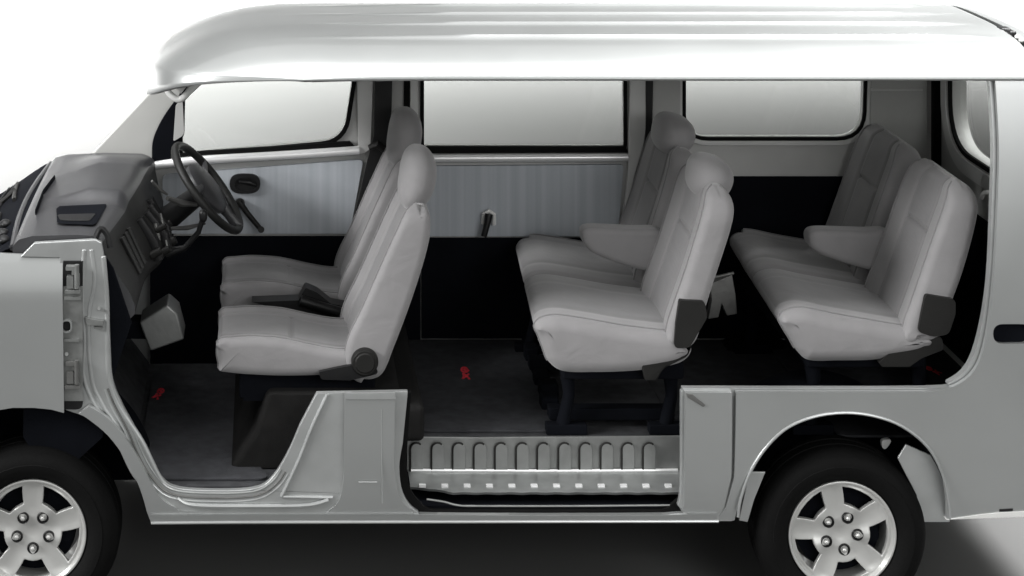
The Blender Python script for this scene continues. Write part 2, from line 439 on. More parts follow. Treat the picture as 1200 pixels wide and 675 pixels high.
# inner handle
def rrect(cx, cy, w, h, r): return fil([(cx - w, cy - h, r), (cx + w, cy - h, r), (cx + w, cy + h, r), (cx - w, cy + h, r)])
h = rrect(287, 215.5, 18, 11.5, 14)
bm = bmesh.new(); Yh = 1.372
plate(bm, pix(h, Yh), Yh, .014, [pix(rrect(288, 216, 13, 7, 9), Yh)]); plate(bm, pix(rrect(288, 216, 13.5, 7.5, 9), Yh), Yh + .009, .006)
tube(bm, [P3(280, 213, 1.368), P3(292, 214, 1.366), P3(300, 217, 1.372)], [.006, .01, .006], 8)
obj('inner_handle', bm, M['black'], door, bev=.003)
bm = bmesh.new()
cyl(bm, P3(281, 238, 1.385), P3(281, 238, 1.34), .02, .017)
tube(bm, [P3(280, 236, 1.345), P3(290, 250, 1.335), P3(305, 268, 1.335)], [.013, .011, .010], 10)
cyl(bm, P3(306, 269, 1.345), P3(306, 269, 1.30), .013, .012)
obj('window_crank', bm, M['hinge'], door)
# ---- far side: centre pillar, belt
cp = panel('centre_pillar', [(432, 28), (492, 28), (492, 428), (405, 428), (428, 182)], 1.40, .055, M['trim'], van, bev=.005)
panel('pillar_cover', fil([(418, 40), (439, 40), (434, 176, 6), (420, 182, 6)]), 1.372, .024, M['trimlight'], cp, bev=.006)
panel('pillar_seal', [(474, 40), (481, 40), (480, 250), (472, 250)], 1.385, .012, M['rubber'], cp)
panel('lower_trim', [(408, 428), (414, 277), (493, 277), (493, 427)], 1.388, .016, M['blackmat'], cp)
panel('pillar_edge', [(481, 40), (490, 40), (490, 280), (480, 280)], 1.38, .012, M['trimlight'], cp, bev=.004)
sb = panel('seat_belt', [(441, 34), (461, 34), (459, 130), (452, 180), (420, 300), (404, 300), (430, 190), (438, 160)], 1.35, .008, M['black'], van, bev=.002)
bm = bmesh.new(); 
tube(bm, [P3(433, 173, 1.345), P3(442, 169, 1.335), P3(450, 176, 1.345)], [.012, .016, .012], 8)
obj('belt_guide', bm, M['hinge'], sb)
# ---- far side: sliding door
sd_win = fil([(497, 48, 4), (731, 48, 4), (731, 172, 3), (497, 172, 3)])
sd = panel('sliding_door', [(492, 28), (744, 28), (744, 398), (492, 398)], 1.405, .05, M['trim'], van, holes=[sd_win], bev=.004)
panel('window', offs(sd_win, -2), 1.425, .005, M['glass'], sd, bev=0)
strip('window_seal', sd_win, 4, 1.393, .014, M['rubber'], sd)
panel('sill_seal', [(500, 172), (734, 172), (736, 179), (500, 180)], 1.378, .03, M['rubber'], sd)
bm = bmesh.new(); tube(bm, [P3(505, 185.5, 1.372), P3(620, 185, 1.372), P3(736, 184.5, 1.372)], .0155, 12)
obj('waist_rail', bm, M['chrome'], sd)
panel('door_cloth', fil([(498, 277, 4), (498, 195, 5), (731, 193, 5), (724, 277, 4)]), 1.385, .02, M['stripe'], sd, bev=.006)
panel('lower_trim', [(494, 397), (494, 279), (742, 279), (742, 397)], 1.39, .014, M['blackmat'], sd)
bm = bmesh.new()
tube(bm, [P3(573, 251, 1.345), P3(571, 262, 1.335), P3(567, 277, 1.335)], [.016, .013, .012], 10)
cr = obj('window_crank', bm, M['black'], sd)
bm = bmesh.new()
tube(bm, [P3(566, 262, 1.375), P3(567, 251, 1.365), P3(573, 247, 1.36), P3(579, 251, 1.365), P3(579, 263, 1.375)], .0085, 8)
obj('crank_bezel', bm, M['lamp'], cr)
# ---- far side: rear pillar
rp = panel('rear_pillar', [(744, 28), (804, 28), (804, 398), (744, 398)], 1.40, .055, M['trim'], van, bev=.004)
panel('pillar_edge', fil([(740, 40), (757, 40), (757, 160, 20), (738, 225, 20), (735, 275), (729, 275), (736, 200)]), 1.37, .03, M['trimlight'], rp, bev=.006)
panel('pillar_cover', fil([(766, 40), (797, 40), (797, 205), (752, 245, 10), (764, 180, 20)]), 1.375, .03, M['trim'], rp, bev=.006)
bm = bmesh.new(); plate(bm, pix(crom([(757, 40), (765, 40), (765, 120), (762, 170), (750, 205), (743, 250), (742, 300), (736, 300), (737, 240), (746, 200), (756, 165), (757, 100)], 4), 1.362), 1.362, .012)
obj('seat_belt', bm, M['black'], van, bev=.002)
# ---- far side: rear wall
rw_win = fil([(804, 48, 10), (1014, 48, 10), (1011, 161, 30), (804, 161, 26)])
rw = panel('side_wall', [(804, 28), (1092, 28), (1092, 398), (804, 398)], 1.405, .05, M['trim'], van, holes=[rw_win], bev=.004)
panel('window', offs(rw_win, -2), 1.43, .005, M['glass'], rw, bev=0)
strip('window_seal', rw_win, 4, 1.395, .014, M['rubber'], rw)
strip('window_trim', offs(rw_win, -4.3), 5, 1.388, .02, M['trimlight'], rw, bev=.004)
panel('lower_trim', [(806, 397), (806, 207), (1084, 207), (1084, 397)], 1.392, .012, M['blackmat'], rw)
panel('corner_panel', fil([(1022, 40), (1086, 40), (1089, 205), (1012, 205), (1019, 160, 20)]), 1.382, .022, M['trim'], rw, bev=.005)
panel('ledge_line', [(1021, 104), (1082, 104), (1082, 107), (1021, 107)], 1.372, .012, M['trimlight'], rw, bev=.003)
# ---- tailgate (plane X = XT)
XT = 2.64
def yz_plate(name, loop, X, thick, m, parent, holes=(), bev=.004):
    bm = bmesh.new(); plate(bm, loop, 0, thick, holes)
    for v in bm.verts: v.co = Vector((X + v.co.y, v.co.x, v.co.z))
    return obj(name, bm, m, parent, bev=bev)
tg_win = fil([(.30, 1.70, .05), (1.235, 1.70, .05), (1.235, 1.335, .24), (.30, 1.335, .14)], 10)
tg = yz_plate('tailgate', [(.10, .42), (1.40, .42), (1.40, 1.77), (.10, 1.77)], XT, .06, M['trim'], van, [tg_win])
yz_plate('window', offs(tg_win, -.01), XT + .03, .005, M['glass'], tg, bev=0)
bm = bmesh.new(); plate(bm, offs(tg_win, -.014), 0, .012, [offs(tg_win, .004)])
for v in bm.verts: v.co = Vector((XT - .008 + v.co.y, v.co.x, v.co.z))
obj('window_seal', bm, M['rubber'], tg)
bm = bmesh.new(); plate(bm, offs(tg_win, -.075), 0, .03, [offs(tg_win, -.016)])
for v in bm.verts: v.co = Vector((XT - .018 + v.co.y, v.co.x, v.co.z))
obj('window_trim', bm, M['trimlight'], tg, bev=.012, seg=3)
yz_plate('lower_trim', [(.11, .55), (1.39, .55), (1.39, 1.14), (.11, 1.14)], XT - .014, .012, M['blackmat'], tg)
yz_plate('corner_seal', [(1.355, .6), (1.392, .6), (1.392, 1.76), (1.355, 1.76)], XT - .03, .035, M['rubber'], van)
bm = bmesh.new()      # tailgate striker loop by the cut edge
tube(bm, crom([P3(1150, 232, .35), P3(1154, 226, .33), P3(1163, 228, .3), P3(1166, 236, .3), P3(1160, 242, .32)], 5, False), .008, 8)
obj('grab_loop', bm, M['trimlight'], van)
# grab grip at the front header
bm = bmesh.new()
tube(bm, crom([P3(194, 100, .9), P3(198, 109, .9), P3(207, 116, .9), P3(214, 115, .9), P3(222, 107, .9), P3(236, 94, .9)], 5, False), .0125, 10)
gg = obj('grab_handle', bm, M['lamp'], van)
bm = bmesh.new(); plate(bm, pix([(200, 96), (226, 92), (212, 110)], .95), .95, .02)
obj('handle_recess', bm, M['trim'], gg)

# ---- floors
bm = bmesh.new()
xs = W(478, 512, .26)[0]; xe = W(797, 512, .26)[0]
zf = W(478, 512, .26)[1]
box(bm, xs, xe, .278, 1.39, zf - .04, zf)
box(bm, xe - .001, XT - .02, .47, 1.39, zf - .041, zf - .001)
zff = W(230, 569, .06)[1]
box(bm, -.405, .47, .06, 1.39, zff - .04, zff); box(bm, -.60, -.404, .47, 1.39, zff - .041, zff - .001)
# toe board
v = [bm.verts.new(p) for p in ((-.45, .47, zff + .002), (-.45, 1.39, zff + .002), (-.66, 1.39, .72), (-.66, .47, .72), (-.50, .47, zff - .03), (-.50, 1.39, zff - .03), (-.72, 1.39, .72), (-.72, .47, .72))]
for f in ((0, 1, 2, 3), (4, 7, 6, 5), (0, 3, 7, 4), (1, 5, 6, 2), (3, 2, 6, 7)): bm.faces.new([v[i] for i in f])
box(bm, -.72, -.66, .47, 1.39, .70, .98)
obj('floor', bm, M['carpet'], van, bev=.004)
# seat box over the engine
bm = bmesh.new()
o1 = [W(350, 470, .2), W(380, 443, .2), W(486, 443, .2), W(490, 520, .2), W(345, 540, .2), W(300, 500, .2)]
ob = [(-.12, zff), (-.03, .58), (.01, .70), (.46, .70), (.48, .55), (.48, zff)]
plate(bm, ob, .21, 1.16)
box(bm, .42, .54, .20, 1.36, zf + .001, .66)
obj('engine_cover', bm, M['tunnel'], van, bev=.02, seg=3)
# duct at the toe board
bm = bmesh.new()
Yd = .62
q = [W(163, 378, Yd), W(196, 357, Yd), W(208, 368, Yd), W(216, 398, Yd), W(176, 412, Yd)]
plate(bm, q, Yd, .16)
hd = obj('heater_duct', bm, M['riser'], van, bev=.008)
bm = bmesh.new(); box(bm, -.70, q[0][0] + .05, Yd + .04, Yd + .14, q[0][1] - .07, q[0][1] - .01)
obj('duct_arm', bm, M['blackmat'], hd)

# ---- near side body
def front_arch(n=24, cx=28, cy=617, r=141, a0=8, a1=175):
    return [(cx + r * math.cos(math.radians(a0 + (a1 - a0) * i / n)), cy - r * math.sin(math.radians(a0 + (a1 - a0) * i / n))) for i in range(n + 1)]
fa = [(75, 484), (60, 480), (40, 478), (15, 478), (-10, 482), (-40, 494), (-70, 516), (-95, 550), (-108, 590), (-112, 612)]
ff_out = [(72.5, 304), (74, 400)] + fa + [(-150, 612), (-178, 590), (-186, 500), (-180, 420), (-150, 360), (-90, 318), (-30, 301, ), (0, 301)]
def ffy(x, z): return tumble(x, z) + .035 * max(0, (z - 1.08) / .14) ** 2 + max(0, -1.0 - x) ** 2 * .9
panel('front_fender', ff_out, 0, .012, M['silver'], van, yf=ffy, zstep=.03, xstep=.08, bev=.004)
L1 = [(24, 301), (40, 285), (112, 281), (119, 285), (126, 330), (129, 400), (132, 445), (143, 474), (158, 502), (173, 536), (190, 561), (208, 572), (250, 575), (296, 573), (317, 562), (336, 533), (352, 497), (371, 461), (478, 459), (476, 480), (472, 520), (468, 548), (473, 580), (490, 600), (520, 603), (780, 603), (794, 592), (798, 572), (798, 458), (867, 459), (866, 530), (864, 598), (858, 611), (180, 611), (172, 600), (164, 572), (149, 540), (128, 511), (104, 491), (84, 483), (70, 478), (70, 302)]
i0 = L1.index((119, 285)); i1 = L1.index((352, 497)); i2 = L1.index((472, 520)); i3 = L1.index((798, 458)); i4 = L1.index((172, 600)); i5 = L1.index((84, 483))
jseg = crom([(134, 452), (143, 474), (158, 502), (173, 536), (190, 561), (208, 572), (250, 575), (296, 573), (317, 562), (327, 548)], 6, False)
L1 = L1[:i0] + crom(L1[i0:i1 + 1], 5, False) + L1[i1 + 1:i2] + crom(L1[i2:i3], 4, False) + L1[i3:i4] + crom(L1[i4:i5 + 1], 4, False) + L1[i5 + 1:]
bm = bmesh.new(); plate(bm, pix(L1, .03), .03, .025)
# raised strips pressed into the pillar
for (a, b, c, d) in (((99, 292), (96, 340), (99, 400), (98, 440)), ((107, 292), (111, 330), (104, 372), (107, 440)), ((121, 300), (125, 350), (126, 410), (128, 445))):
    tube(bm, crom([P3(*p, .035) for p in (a, b, c, d)] + [P3(d[0] + 12, d[1] + 32, .035), P3(d[0] + 38, d[1] + 72, .035), P3(d[0] + 60, d[1] + 116, .036), P3(d[0] + 80, d[1] + 134, .046)], 6, False), .0095, 8)
sf = obj('side_frame', bm, M['jamb'], van, bev=.005)
def offopen(path, d):
    out = []
    for i, p in enumerate(path):
        a = Vector(path[max(0, i - 1)]); b = Vector(path[min(len(path) - 1, i + 1)]); t = (b - a).normalized()
        out.append((p[0] + t.y * d, p[1] - t.x * d))
    return out
for d, r_, mm, nm, yy in ((-3.0, .0045, 'metal', 'jamb_flange', .032), (-8.5, .0035, 'darkmetal', 'jamb_shade_line', .030), (-12.5, .005, 'jamb', 'jamb_flange', .033)):  # the dark tube is a painted shade line between the flanges
    bm = bmesh.new(); tube(bm, [P3(x, y, yy) for x, y in offopen(jseg, d)], r_, 8)
    obj(nm, bm, M[mm], sf)
# pillar recess, coloured black for its shade, and hinges
panel('hinge_recess', fil([(74, 306), (97, 306), (97, 480, 8), (74, 480)]), .022, .01, M['black'], sf, bev=.002)
bm = bmesh.new()
Yp = .012
plate(bm, pix(fil([(74, 336), (97, 336), (97, 470), (74, 470)]), Yp + .003), Yp + .003, .01, [pix(rrect(78, 382.5, 6.5, 8, 7), Yp)])
for r_ in ((75, 347, 20, 4), (75, 397, 18, 3)): plate(bm, pix([(r_[0], r_[1]), (r_[0] + r_[2], r_[1]), (r_[0] + r_[2], r_[1] + r_[3]), (r_[0], r_[1] + r_[3])], Yp), Yp - .006, .012)
plate(bm, pix(fil([(100, 372), (106, 374), (121, 376), (121, 381), (102, 381)]), Yp), Yp - .002, .02)
plate(bm, pix(fil([(110, 384), (120, 384), (120, 386), (110, 386)]), Yp), Yp + .005, .02)
for (cx, cy, rr) in ((116, 362, 2), (78, 415, 2.6), (86, 316, 2)): cyl(bm, P3(cx, cy, .03), P3(cx, cy, .006), rr / 354, rr / 400, 10)
obj('pillar_plate', bm, M['steel'], sf, bev=.003)
strip('hole_rim', rrect(78, 382.5, 6.5, 8, 7), 2, .004, .012, M['metal'], sf, grow=False, bev=.002)
for hy in (312, 424):
    bm = bmesh.new()
    for (x0, y0, x1, y1) in ((77, 0, 88, 5), (84, 5, 92, 10), (78, 12, 86, 26), (87, 10, 93, 24), (76, 28, 94, 32)):
        plate(bm, pix(fil([(x0, hy + y0, 1), (x1, hy + y0, 1), (x1, hy + y1, 1), (x0, hy + y1, 1)], 3), 0), -.004 + random.random() * .008, .03)
    cyl(bm, P3(90, hy - 2, .0), P3(90, hy + 26, .0), .008)
    obj('door_hinge', bm, M['steel'] if hy < 400 else M['darkmetal'], sf, bev=.002)
# outer rocker + centre pillar stub
L0 = [(177, 619), (172, 604), (163, 572), (148, 540), (127, 511), (103, 491), (92, 485), (104, 476), (126, 490), (149, 516), (170, 553), (186, 583), (204, 597), (226, 603), (365, 605), (388, 599), (399, 585), (403, 560), (404, 461), (463, 460.5), (462, 545), (468, 582), (485, 601), (515, 607), (785, 607), (800, 602), (803, 590), (803, 459.5), (858, 460), (857.5, 560), (850, 596), (842, 608), (842, 617)]
j0 = L0.index((172, 604)); j1 = L0.index((92, 485)); j2 = L0.index((104, 476)); j3 = L0.index((404, 461)); j4 = L0.index((462, 545)); j5 = L0.index((803, 590))
L0 = L0[:j0] + crom(L0[j0:j1 + 1], 4, False) + crom(L0[j2:j3], 5, False) + L0[j3:j4] + crom(L0[j4:j5 + 1], 4, False) + L0[j5 + 1:]
rk = panel('rocker_panel', L0, .0, .024, M['silver'], van, yf=tumble, zstep=.025, bev=.006)
bm = bmesh.new(); tube(bm, [P3(177, 613, .004), P3(300, 612, .004), P3(500, 611.5, .004), P3(842, 611, .004)], .005, 8)
obj('sill_bead', bm, M['silver'], rk)
bm = bmesh.new()
tube(bm, crom([P3(208, 584, .022), P3(228, 592, .022), P3(300, 593, .022), P3(360, 592, .022), P3(385, 586, .022)], 6, False), .007, 8)
tube(bm, crom([P3(330, 582, .026), P3(350, 540, .026), P3(366, 500, .026), P3(384, 462, .026)], 6, False), .006, 8)
tube(bm, [P3(330, 582, .026), P3(390, 583, .026)], .005, 8)
obj('sill_step', bm, M['jamb'], sf)
bm = bmesh.new()
plate(bm, pix([(404, 461), (463, 460.5), (464, 468), (404, 468)], -.003), -.003, .012)
tube(bm, [P3(447, 480, .0), P3(448, 590, .003)], .0018, 6)
tube(bm, [P3(420, 565, .0), P3(442, 565, .0)], .0015, 6)
obj('pillar_cap', bm, M['jamb'], rk, bev=.002)
# rear quarter panel
qp = [(863, 459.5), (1085, 459.5), (1118, 453), (1143, 433), (1156, 395), (1165, 330), (1172, 240), (1176, 170), (1175, 93), (1262, 93), (1268, 560), (1262, 604), (1200, 608), (1113, 612), (1112, 590), (1106, 560), (1092, 530), (1070, 508), (1040, 492), (1000, 484), (960, 487), (925, 500), (900, 522), (880, 552), (868, 585), (863, 614), (845, 615), (845, 609), (852, 598), (861, 560)]
fuel = rrect(1186, 391.5, 22, 11.5, 12)
m0 = qp.index((1085, 459.5)); m1 = qp.index((1175, 93)); m2 = qp.index((1112, 590)); m3 = qp.index((868, 585))
qp = qp[:m0] + crom(qp[m0:m1 + 1], 4, False) + qp[m1 + 1:m2] + crom(qp[m2:m3 + 1], 4, False) + qp[m3 + 1:]
qpan = panel('quarter_panel', qp, 0, .02, M['silver'], van, yf=tumble, zstep=.025, xstep=.12, holes=[fuel], bev=.006)
panel('handle_recess', offs(fuel, -3), .02, .01, M['blackmat'], qpan, yf=tumble)
ql = crom([(800, 455), (1082, 455), (1112, 448), (1134, 430), (1148, 393), (1159, 330), (1165, 240), (1169, 170), (1168, 93)], 4, False)
ql2 = crom([(1178, 93), (1179, 170), (1175, 240), (1168, 330), (1159, 397), (1146, 438), (1118, 458), (1085, 464), (800, 464)], 4, False)
panel('cut_flange', ql + ql2, .026, .03, M['jamb'], qpan, yf=tumble, zstep=.04, bev=.006)
bm = bmesh.new(); plate(bm, pix([(804, 461), (812, 462.5), (827, 475), (824, 477), (806, 466)], -.004), -.004, .005)
obj('crease_shade', bm, M['darkmetal'], rk, bev=.001)  # dark triangle painted as the shade in the dent's crease
# arch lip, mud flaps, inner arch
bm = bmesh.new(); tube(bm, crom([P3(x, y, .0) for x, y in [(865, 606), (868, 585), (880, 552), (900, 522), (925, 500), (960, 487), (1000, 484), (1040, 492), (1070, 508), (1092, 530), (1106, 560), (1112, 590), (1113, 608)]], 4, False), .005, 8)
obj('arch_lip', bm, M['silver'], qpan)
def arch_liner(name, cx, cy, r, yA, yB):
    bm = bmesh.new(); c = W(cx, cy, 0); R = r / S; prev = None
    for i in range(33):
        a = PI * i / 32
        row = [bm.verts.new((c[0] + R * math.cos(a), y, c[1] + R * math.sin(a))) for y in (yA, yB)]
        if prev: bm.faces.new((prev[0], prev[1], row[1], row[0]))
        prev = row
    vsf = [v for v in bm.verts if abs(v.co.y - yB) < 1e-6]; bm.faces.new(vsf)
    return obj(name, bm, M['blackmat'], van)
arch_liner('wheel_arch', 988, 612, 130, .03, .45)
arch_liner('wheel_arch', 26, 620, 149, .045, .45)
panel('splash_panel', fil([(1052, 537), (1062, 521), (1104, 539), (1113, 575), (1113, 612), (1078, 612), (1074, 580)]), .06, .01, M['jamb'], qpan, bev=.002)
panel('splash_panel', fil([(866, 610), (878, 553), (897, 553), (884, 585), (876, 612)]), .05, .01, M['jamb'], qpan, bev=.002)
bm = bmesh.new(); plate(bm, pix(crom([(1034, 517), (1042, 515), (1044, 518), (1038, 526), (1034, 524)], 4), .2), .2, .02)
obj('spring_clip', bm, M['lamp'], qpan)
panel('bumper_corner', fil([(1150, 607), (1175, 604), (1280, 599, 5), (1280, 606), (1112, 613)]), -.004, .03, M['lamp'], van, yf=tumble)
panel('tow_cover', fil([(1174, 600), (1190, 599), (1190, 602), (1174, 603)]), -.002, .01, M['black'], van, yf=tumble, bev=.001)
# unseen low boxes beneath the van, added to block light from behind
bm = bmesh.new(); box(bm, -.40, 1.58, .56, 1.40, .135, .34); box(bm, 1.5, 2.55, .55, 1.10, .2, .36)
obj('underbody_light_block', bm, M['blackmat'], van)
bm = bmesh.new(); box(bm, -1.30, -.72, .47, 1.36, .40, .98)
obj('front_bulkhead', bm, M['blackmat'], van)
# far outer skin
bm = bmesh.new(); box(bm, -1.0, 2.66, 1.462, 1.475, .38, 1.12)
obj('far_skin', bm, M['silver'], van)

# ---- sliding door step
YR = .262
rs = bmesh.new()
riser = [(477, 516), (484, 512), (560, 513), (640, 512), (797, 511), (797, 553), (477, 553)]
plate(rs, pix(riser, YR), YR, .01)
for i in range(12):
    x = 488.5 + i * 24.75
    arch = [(x - 7, 552)] + [(x - 7 + 7 * (1 - math.cos(a)), 525 - 7 * math.sin(a)) for a in [PI * j / 8 for j in range(9)]] + [(x + 7, 552)]
    a = pix(arch, YR)
    plate(rs, a, YR - .012, .014, [])
    nf = len(rs.faces)
    tube(rs, [(p[0] - .002, YR - .009, p[1]) for p in a[:-3]], .0042, 6)
    rs.faces.ensure_lookup_table()
    for f in rs.faces[nf:]: f.material_index = 1  # rib edges coloured dark to stand in for their shade
st = obj('step_riser', rs, M['riser'], van, bev=.004, extra_mats=[M['hinge']])
bm = bmesh.new()
zt = W(600, 552, YR)[1]; xA = W(478, 552, YR)[0]; xB = W(797, 552, YR)[0]
n = 60; top = []; fr_ = []
for i in range(n + 1):
    t = i / n; x = xA + (xB - xA) * t
    wv = .004 * math.sin(t * 75)
    yfr = .09 + (.05 * max(0, 1 - t / .14) ** .6) + wv * .6
    top.append([bm.verts.new(p) for p in ((x, YR - .002, zt + .004), (x, YR - .03, zt), (x, yfr + .05, zt - .004 + wv * .4), (x, yfr + .01, zt - .006), (x, yfr, zt - .010), (x, yfr + .004, zt - .019))])
for a, b in zip(top, top[1:]):
    for i in range(5): bm.faces.new((a[i], b[i], b[i + 1], a[i + 1]))
for i in range(12):     # small bright tabs along the tread
    x = xA + (i + .6) * (xB - xA) / 12.4
    nf = len(bm.faces); box(bm, x - .016, x + .006, .122, .138, zt - .006, zt + .002)
    bm.faces.ensure_lookup_table()
    for f in bm.faces[nf:]: f.material_index = 1
obj('step_tread', bm, M['metal'], st, ang=50, extra_mats=[M['chrome']])
bm = bmesh.new(); tube(bm, [(xA + .01, YR - .008, zt + .006), ((xA + xB) / 2, YR - .009, zt + .004), (xB - .01, YR - .008, zt + .006)], .0055, 8)
obj('fold_highlight', bm, M['chrome'], st)  # bright bead painted as the highlight along the fold
bm = bmesh.new()
tube(bm, crom([P3(500, 585, .06), P3(520, 588, .06), P3(536, 592, .06), P3(560, 593, .06), P3(680, 593, .06), P3(785, 592, .06)], 5, False), .0035, 8)
obj('door_rail', bm, M['steel'], st)
bm = bmesh.new(); plate(bm, pix(fil([(470, 470), (482, 459), (476, 540, 10), (480, 575, 10), (500, 598, 10), (780, 598, 10), (800, 580, 10), (800, 604), (490, 604), (468, 585)]), .05), .05, .02)
obj('door_seal', bm, M['rubber'], st, bev=.004)
bm = bmesh.new(); box(bm, xA - .02, xB + .02, .08, YR + .02, .36, zt - .05)
obj('step_well', bm, M['blackmat'], st)

# ---- dashboard
bm = bmesh.new()
ny = 90
def dprof(Y):
    t = (Y - .07) / (1.36 - .07); b = .11 * t + .02 * math.sin(PI * t)
    ss = max(0, min(1, (Y - .47) / .10)); ss = ss * ss * (3 - 2 * ss)
    hump = .018 * math.exp(-((Y - 1.1) / .2) ** 2) + .034 * ss * (1 - max(0, min(1, (Y - .95) / .35)))
    cz = 1.262 + .01 * math.sin(PI * t)
    cc = .055 * math.exp(-((Y - .72) / .16) ** 2)          # centre stack bulge
    return [(-.835, cz - .10), (-.835, cz - .03), (-.815, cz - .008), (-.77, cz + .004), (-.70, cz + .006 + hump * .4), (-.62, cz + .008 + hump), (-.565 + b * .8, cz + .004 + hump), (-.548 + b * .9, cz - .006 + hump * .8), (-.54 + b, cz - .02 + hump * .5),
            (-.525 + b * .9 + cc * .3, cz - .06), (-.49 + b * .7 + cc, cz - .12), (-.45 + b * .5 + cc, cz - .18), (-.43 + b * .3 + cc, cz - .225), (-.43 + b * .2 + cc * .8, cz - .255), (-.46 + b * .2 + cc * .5, cz - .285), (-.54, cz - .33), (-.62, cz - .40), (-.68, cz - .52)]
rows = []
for j in range(ny + 1):
    Y = .07 + 1.29 * j / ny
    rows.append([bm.verts.new((x, Y, z)) for x, z in dprof(Y)])
np_ = len(rows[0])
for a, b in zip(rows, rows[1:]):
    for i in range(np_ - 1):
        f = bm.faces.new((a[i], a[i + 1], b[i + 1], b[i])); f.material_index = 0 if i < 8 else 1
bm.faces.new(rows[0]); bm.faces.new(rows[-1][::-1])
dash = obj('dashboard', bm, M['dash'], van, ang=35, extra_mats=[M['dashface']])
def dz(Y, X):
    p = dprof(Y)
    for a, b in zip(p, p[1:]):
        if a[0] <= X <= b[0] and X < -.5: return a[1] + (b[1] - a[1]) * (X - a[0]) / (b[0] - a[0])
    return p[5][1]
# near-side tray: a flat shape, coloured black for its shaded hollow
bm = bmesh.new()
tr_px = [(66, 246), (70, 243), (124, 240.5), (125, 243), (113, 263), (108, 265), (74, 264), (67, 262)]
lo = []
for (x, y) in tr_px:
    Yt = .1
    for _ in range(30):       # intersect the view ray with the dash top
        k = kk(Yt); z = 1.274; Yt = S * D * (ZC - z) / (y - VY) - D
    k = kk(Yt); lo.append(((x - VX) / k, Yt))
def tray(bm, loop, z0, dep, rim):
    cx = sum(p[0] for p in loop) / len(loop); cy = sum(p[1] for p in loop) / len(loop)
    o = [bm.verts.new((x, y, z0)) for x, y in loop]
    i_ = [bm.verts.new((cx + (x - cx) * .93, cy + (y - cy) * .9, z0 + .001)) for x, y in loop]
    d = [bm.verts.new((cx + (x - cx) * .80, cy + (y - cy) * .8, z0 + .0012)) for x, y in loop]
    N = len(loop)
    for k in range(N):
        f = bm.faces.new((o[k], o[(k + 1) % N], i_[(k + 1) % N], i_[k]))
        bm.faces.new((i_[k], i_[(k + 1) % N], d[(k + 1) % N], d[k]))
    bm.faces.new(d)
tray(bm, lo, 1.2785, .02, .01)
obj('dash_tray', bm, M['blackmat'], dash)
bm = bmesh.new()
cx = sum(p[0] for p in lo) / 8; cy = sum(p[1] for p in lo) / 8
plate(bm, [(cx + (x - cx) * .75 - .008, cy + (y - cy) * .35 - .05) for x, y in lo], 0, .004)
for v in bm.verts: v.co = Vector((v.co.x, v.co.z, 1.2805 + v.co.y * .3))
obj('tray_reflection', bm, M['black'], dash)  # patch standing in for a reflection inside the tray
# defroster slots
for (a, b) in (((42, 249), (50, 228)), ((51, 226), (64, 209)), ((104, 203), (140, 197))):
    bm = bmesh.new()
    pts = []
    for (x, y) in (a, b):
        Yt = S * D * (ZC - 1.276) / (y - VY) - D; k = kk(Yt); pts.append(Vector(((x - VX) / k, Yt, 1.278)))
    tube(bm, pts, .012, 8, flat=.25)
    obj('defroster_vent', bm, M['blackmat'], dash)
# vertical vents, stack, knobs, lever on the face of the dash
bm = bmesh.new()
def onface(Y, i, f=0.): p = dprof(Y); a, b = p[i], p[i + 1]; return Vector((a[0] + (b[0] - a[0]) * f, Y, a[1] + (b[1] - a[1]) * f))
for Y in (.30, .36, .42): tube(bm, [onface(Y, 9, .1) + Vector((.008, 0, .004)), onface(Y, 10, .2) + Vector((.008, 0, .004)), onface(Y, 11, .1) + Vector((.008, 0, 0))], .010, 8)
obj('dash_vent', bm, M['dashface'], dash)
bm = bmesh.new()
for j in range(4):
    Y = .58 + .1 * j
    tube(bm, [onface(Y, 9, .2) + Vector((.006, 0, .0)), onface(Y, 10, .5) + Vector((.012, 0, .0)), onface(Y, 11, .8) + Vector((.008, 0, 0))], .022, 8, flat=.8)
obj('centre_console', bm, M['black'], dash)
for (Y, i, f, r) in ((.55, 11, .3, .016), (.63, 11, .6, .016), (.72, 11, .4, .018), (.8, 10, .6, .015), (.66, 10, .2, .013)):
    bm = bmesh.new(); p = onface(Y, i, f); cyl(bm, p, p + Vector((.035, -.004, .02)), r, r * .8, 16)
    obj('knob', bm, M['hinge'], dash, bev=.002)
bm = bmesh.new()
p = onface(.74, 12, .3)
tube(bm, [p, p + Vector((.07, 0, .02)), p + Vector((.12, -.01, .08)), p + Vector((.135, -.015, .13))], [.02, .011, .01, .01], 10)
ellip(bm, p + Vector((.137, -.016, .14)), (.015, .015, .024), 2.4)
obj('gear_lever', bm, M['black'], dash)
for (a, b, r) in (((196, 232, .9), (230, 240, 1.0), .014), ((188, 250, .7), (196, 290, .66), .008), ((198, 268, .9), (240, 262, 1.05), .010), ((178, 212, .8), (196, 228, .85), .008), ((182, 262, .66), (187, 282, .66), .010)):
    bm = bmesh.new(); tube(bm, [P3(*a), P3((a[0] + b[0]) / 2, (a[1] + b[1]) / 2 + 2, (a[2] + b[2]) / 2), P3(*b)], [r * .6, r, r * .5], 8)
    obj('stalk', bm, M['darkmetal'], dash)
bm = bmesh.new()
plate(bm, [(-.70, .45), (-.535, .60), (-.50, .80), (-.44, .98), (-.50, 1.16), (-.56, 1.25), (-.80, 1.2), (-.8, .6)], .064, .02)
obj('kick_panel', bm, M['blackmat'], dash, bev=.004)
bm = bmesh.new()
tube(bm, crom([P3(112, 279, .055), P3(118, 268, .06), P3(126, 276, .06), P3(129, 290, .055)], 5, False), .010, 8)
obj('cut_trim', bm, M['black'], dash)

